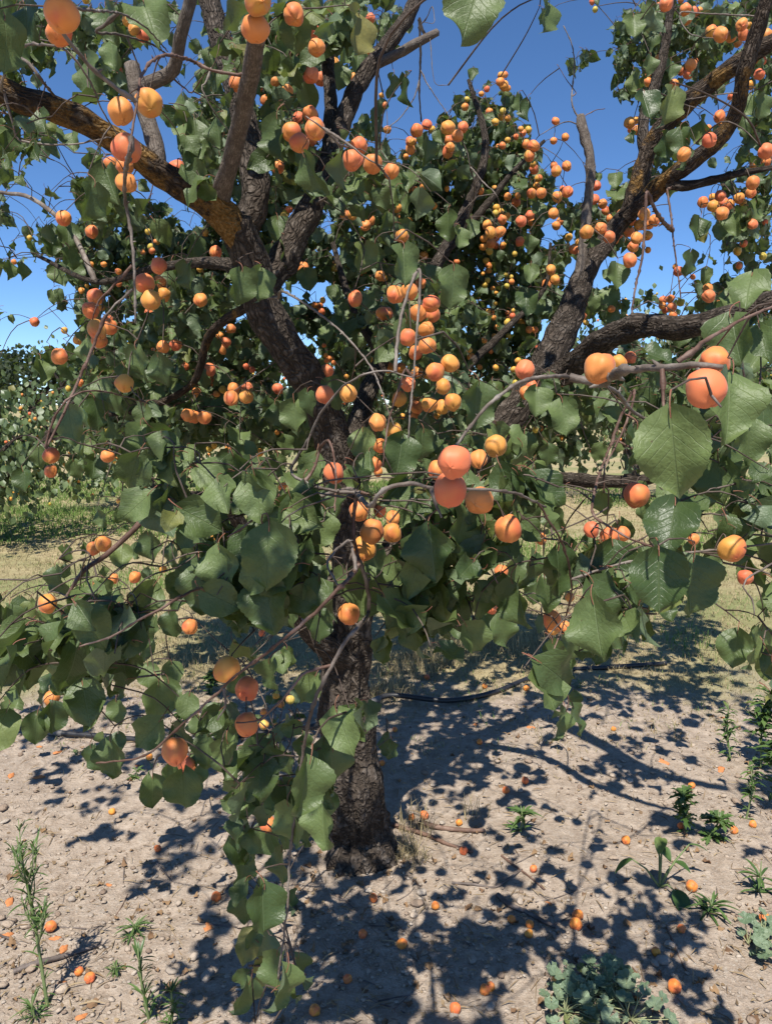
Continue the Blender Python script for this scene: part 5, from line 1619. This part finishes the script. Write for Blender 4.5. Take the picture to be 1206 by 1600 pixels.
def mallow_leaf_shape(seed):
    """A round lobed mallow leaf, notched at the stalk, pleated."""
    v, f, uv = [(0, 0, 0)], [], [(.5, .1)]
    n = 26
    for i in range(1, 4):
        for k in range(n + 1):
            a = -math.pi * .93 + 2 * math.pi * .93 * k / n
            lob = 1 + .045 * math.cos(a * 6.5) + .025 * math.cos(a * 22 + seed)
            r = .5 * i / 3 * (lob if i == 3 else 1)
            z = .05 * math.cos(a * 6.5) * (i / 3) + .10 * (i / 3) ** 2
            v.append((r * math.sin(a), r * math.cos(a), z))
            uv.append((.5 + .5 * r * math.sin(a), .5 + r * math.cos(a)))
    for k in range(n):
        f.append((0, 1 + k + 1, 1 + k))
        for i in range(2):
            a = 1 + i * (n + 1) + k
            f.append((a, a + 1, a + n + 2, a + n + 1))
    return np.array(v), f, np.array(uv)


mal = [mallow_leaf_shape(k) for k in range(3)]
M_MSTEM = plain('mallow_stem', (0.26, 0.29, 0.14), (0.33, 0.33, 0.18), 40, 0.6, 0.3)


def mallow(px, py, rx, ry, n, label, h):
    p = G(px, py)
    root = empty('mallow_plant', p, label, 'weed', 'grey green mallow plants')
    b = MB()
    subs = [(p.x + RND.uniform(-.6, .6) * rx, p.y + RND.uniform(-.6, .6) * ry) for _ in range(7)]
    for k in range(n):
        sx, sy = subs[k % 7]
        a, q = RND.uniform(0, 6.28), math.sqrt(RND.random()) * RND.uniform(.5, 1)
        x, y = sx + q * rx * .62 * math.cos(a), sy + q * ry * .62 * math.sin(a)
        z = hgt(x, y) + .012 + h * RND.random() ** 1.4 * (1.1 - .6 * q)
        s = RND.choice((.016, .022, .028, .034, .042)) * RND.uniform(.85, 1.15)
        c = Vector((x, y, z))
        nr = Vector((RND.gauss(0, .4), RND.gauss(-.2, .4), 1)).normalized()
        M = leaf_matrix(c, Vector((RND.uniform(-1, 1), RND.uniform(-1, 1), RND.uniform(-.3, .1))), nr, s)
        v, f, uv = mal[k % 3]
        m = MB()
        m.add(np.array([M @ Vector(w) for w in v]), f, uv, tint=RND.random())
        m.build('leaf', M_MALLOW, root)
        g0 = Vector((sx, sy, hgt(sx, sy) + .005))
        tv, tf, tu = tube(np.array([g0, g0.lerp(c, .5) + Vector((RND.uniform(-.01, .01), RND.uniform(-.01, .01), .006)), c]), np.array([.0018, .0014, .0010]), 5)
        b.add(tv, tf, tu)
    b.build('stem', M_MSTEM, root)


mallow(915, 1568, 0.175, .16, 150, 'grey green mallow with rounded lobed leaves around a fallen apricot', .085)
mallow(1192, 1488, .07, .10, 40, 'small second mallow beside the grassy weed', .07)

# dead grass standing at the trunk foot
p = G(650, 1300)
root = empty('dead_grass_tuft', p, 'dead grey grass tuft standing beside the trunk foot', 'grass tuft')
m = MB()
for cx, cy, n, hh in ((650, 1300, 60, .16), (625, 1330, 140, .09), (640, 1345, 120, .07), (735, 1275, 20, .12)):
    q = G(cx, cy)
    blades(m, q.x, q.y, n, hh * .4, hh, .07, 1.0, .0014)
m.build('blade_tuft', M_DRY, root, smooth=False)

# ------------------------------------------------------------------ the orchard behind
def orchard_tree(px, dist, height, spread, label, nleaf=3000, nfr=200):
    x = (px - 603) / FPX * dist
    B = Vector((x, dist, hgt(x, dist)))
    root = empty('orchard_tree', B, label, 'tree', 'orchard trees in the row behind')
    rr = random.Random(int(px * 7 + dist * 13))
    forkz = height * .25
    F = B + Vector((0, 0, forkz))
    b = MB()
    path, ro = smooth_path([B - Vector((0, 0, .1)), B + Vector((.02, 0, forkz * .5)), F], [.15, .12, .11], .08)
    v, f, uv = tube(path, ro, 14, .3, .12)
    b.add(v, f, uv)
    b.build('trunk', M_BARK, root)
    ends = []
    for k in range(6):
        a = k * 1.05 + rr.uniform(-.3, .3)
        o = Vector((math.cos(a), math.sin(a), 0))
        e = F + o * spread * rr.uniform(.55, .85) + Vector((0, 0, height * rr.uniform(.35, .68)))
        md = F + o * spread * .4 + Vector((0, 0, height * .2))
        path, ro = smooth_path([F, md, e], [.07, .05, .014], .09)
        b = MB()
        v, f, uv = tube(path, ro, 10, .3, .08)
        b.add(v, f, uv)
        for t in (.4, .55, .7, .85):
            q = Vector(path[int(t * (len(path) - 1))])
            e2 = q + Vector((rr.uniform(-1, 1), rr.uniform(-1, 1), rr.uniform(-.5, .7))) * spread * .4
            v, f, uv = tube(np.array([q, q.lerp(e2, .5) + Vector((0, 0, .08)), e2]), np.array([.022, .015, .006]), 6)
            b.add(v, f, uv)
            ends += [q, e2, q.lerp(e2, .6)]
        ends += [e, Vector(path[len(path) // 2])]
        b.build('limb', M_BARK, root)
    lm = LeafMass(FAR)
    fm = MB()
    clumps = [e + Vector((rr.gauss(0, .22), rr.gauss(0, .22), rr.gauss(-.1, .22))) for e in ends for _ in range(3)]
    per = nleaf // len(clumps)
    for c in clumps:
        R = rr.uniform(.16, .34)
        for _ in range(per):
            q = c + Vector((rr.gauss(0, R * .6), rr.gauss(0, R * .6), rr.gauss(-.05, R * .8)))
            if q.z < .35:
                continue
            ax = Vector((rr.gauss(0, .5), rr.gauss(0, .5), -1))
            nr = Vector((rr.gauss(0, .7), rr.gauss(-.4, .7), rr.gauss(.5, .4)))
            lm.add(leaf_matrix(q, ax, nr, rr.uniform(.06, .095)), rr.random())
        if nfr and rr.random() < .8:
            for _ in range(max(1, int(nfr / len(clumps)) + 1)):
                q = c + Vector((rr.gauss(0, R * .7), -abs(rr.gauss(0, R * .6)), rr.gauss(-.05, R * .6)))
                if q.z < .4:
                    continue
                v, f = low[0]
                fm.add(v * rr.uniform(.034, .044) + np.array(q), f, tint=rr.random())
    o = lm.build('crown', [M_LEAFB], root)
    if fm.n:
        o = fm.build('fruit', M_APRM, root)
        o['kind'] = 'stuff'


orchard_tree(-40, 8.6, 2.25, 1.6, 'nearest orchard tree behind, full of apricots beside the green grass')
orchard_tree(225, 11.5, 2.5, 1.8, 'orchard tree standing behind the drooping low branch')
orchard_tree(480, 12.5, 3.0, 1.9, 'orchard tree hidden behind the leaning main limb')
orchard_tree(730, 14.5, 3.4, 1.9, 'orchard tree far behind the hose bend', 3000)
orchard_tree(985, 12.5, 3.3, 1.8, 'scraggly orchard tree seen under the arched horizontal limb', 3000)
orchard_tree(1230, 14.0, 3.4, 1.9, 'orchard tree behind the biggest leaves', 2600)


def oak(px, dist, height, rad, label):
    x = (px - 603) / FPX * dist
    B = Vector((x, dist, hgt(x, dist)))
    root = empty('oak_tree', B, label, 'tree', 'dark oaks on the far side')
    rr = random.Random(int(px + 999))
    b = MB()
    path, ro = smooth_path([B - Vector((0, 0, .3)), B + Vector((.2, 0, height * .3)), B + Vector((0, .2, height * .6))], [.45, .35, .15], .5)
    v, f, uv = tube(path, ro, 10, .3, .1)
    b.add(v, f, uv)
    for k in range(6):
        a = k * 1.05
        e = B + Vector((math.cos(a) * rad * .7, math.sin(a) * rad * .7, height * rr.uniform(.5, .85)))
        q = Vector(path[len(path) // 2])
        v, f, uv = tube(np.array([q, q.lerp(e, .5), e]), np.array([.2, .13, .05]), 6)
        b.add(v, f, uv)
    b.build('trunk', M_BARK, root)
    lm = LeafMass(FAR)
    for _ in range(70):
        th, ph = rr.uniform(0, 6.28), math.acos(rr.uniform(-.35, 1))
        R = rr.uniform(.65, 1)
        c = B + Vector((rad * R * math.sin(ph) * math.cos(th), rad * R * math.sin(ph) * math.sin(th), height * .55 + height * .45 * R * math.cos(ph)))
        for _ in range(45):
            q = c + Vector((rr.gauss(0, .5), rr.gauss(0, .5), rr.gauss(0, .4)))
            lm.add(leaf_matrix(q, Vector((rr.gauss(0, 1), rr.gauss(0, 1), rr.gauss(-.3, 1))), Vector((rr.gauss(0, 1), rr.gauss(0, 1), rr.gauss(.6, 1))), rr.uniform(.22, .42)), rr.random())
    lm.build('crown', [M_OAK], root)


oak(-70, 52, 5.0, 4.4, 'dark rounded oak beyond the nearest orchard tree')
oak(55, 58, 5.2, 4.6, 'dark broad oak between the orchard rows')
oak(180, 62, 5.2, 4.6, 'dark oak partly hidden by the outer foliage')
oak(330, 66, 4.8, 5.0, 'low dark oak behind the middle rows')
oak(560, 70, 5.0, 5.0, 'dark oak far behind the leaning main limb')
oak(860, 68, 5.0, 5.0, 'dark oak far behind the thick fissured limb')
oak(1080, 62, 5.2, 5.0, 'dark oak far behind the arched limb')
oak(1270, 60, 5.4, 5.0, 'dark oak at the outer end of the far row')
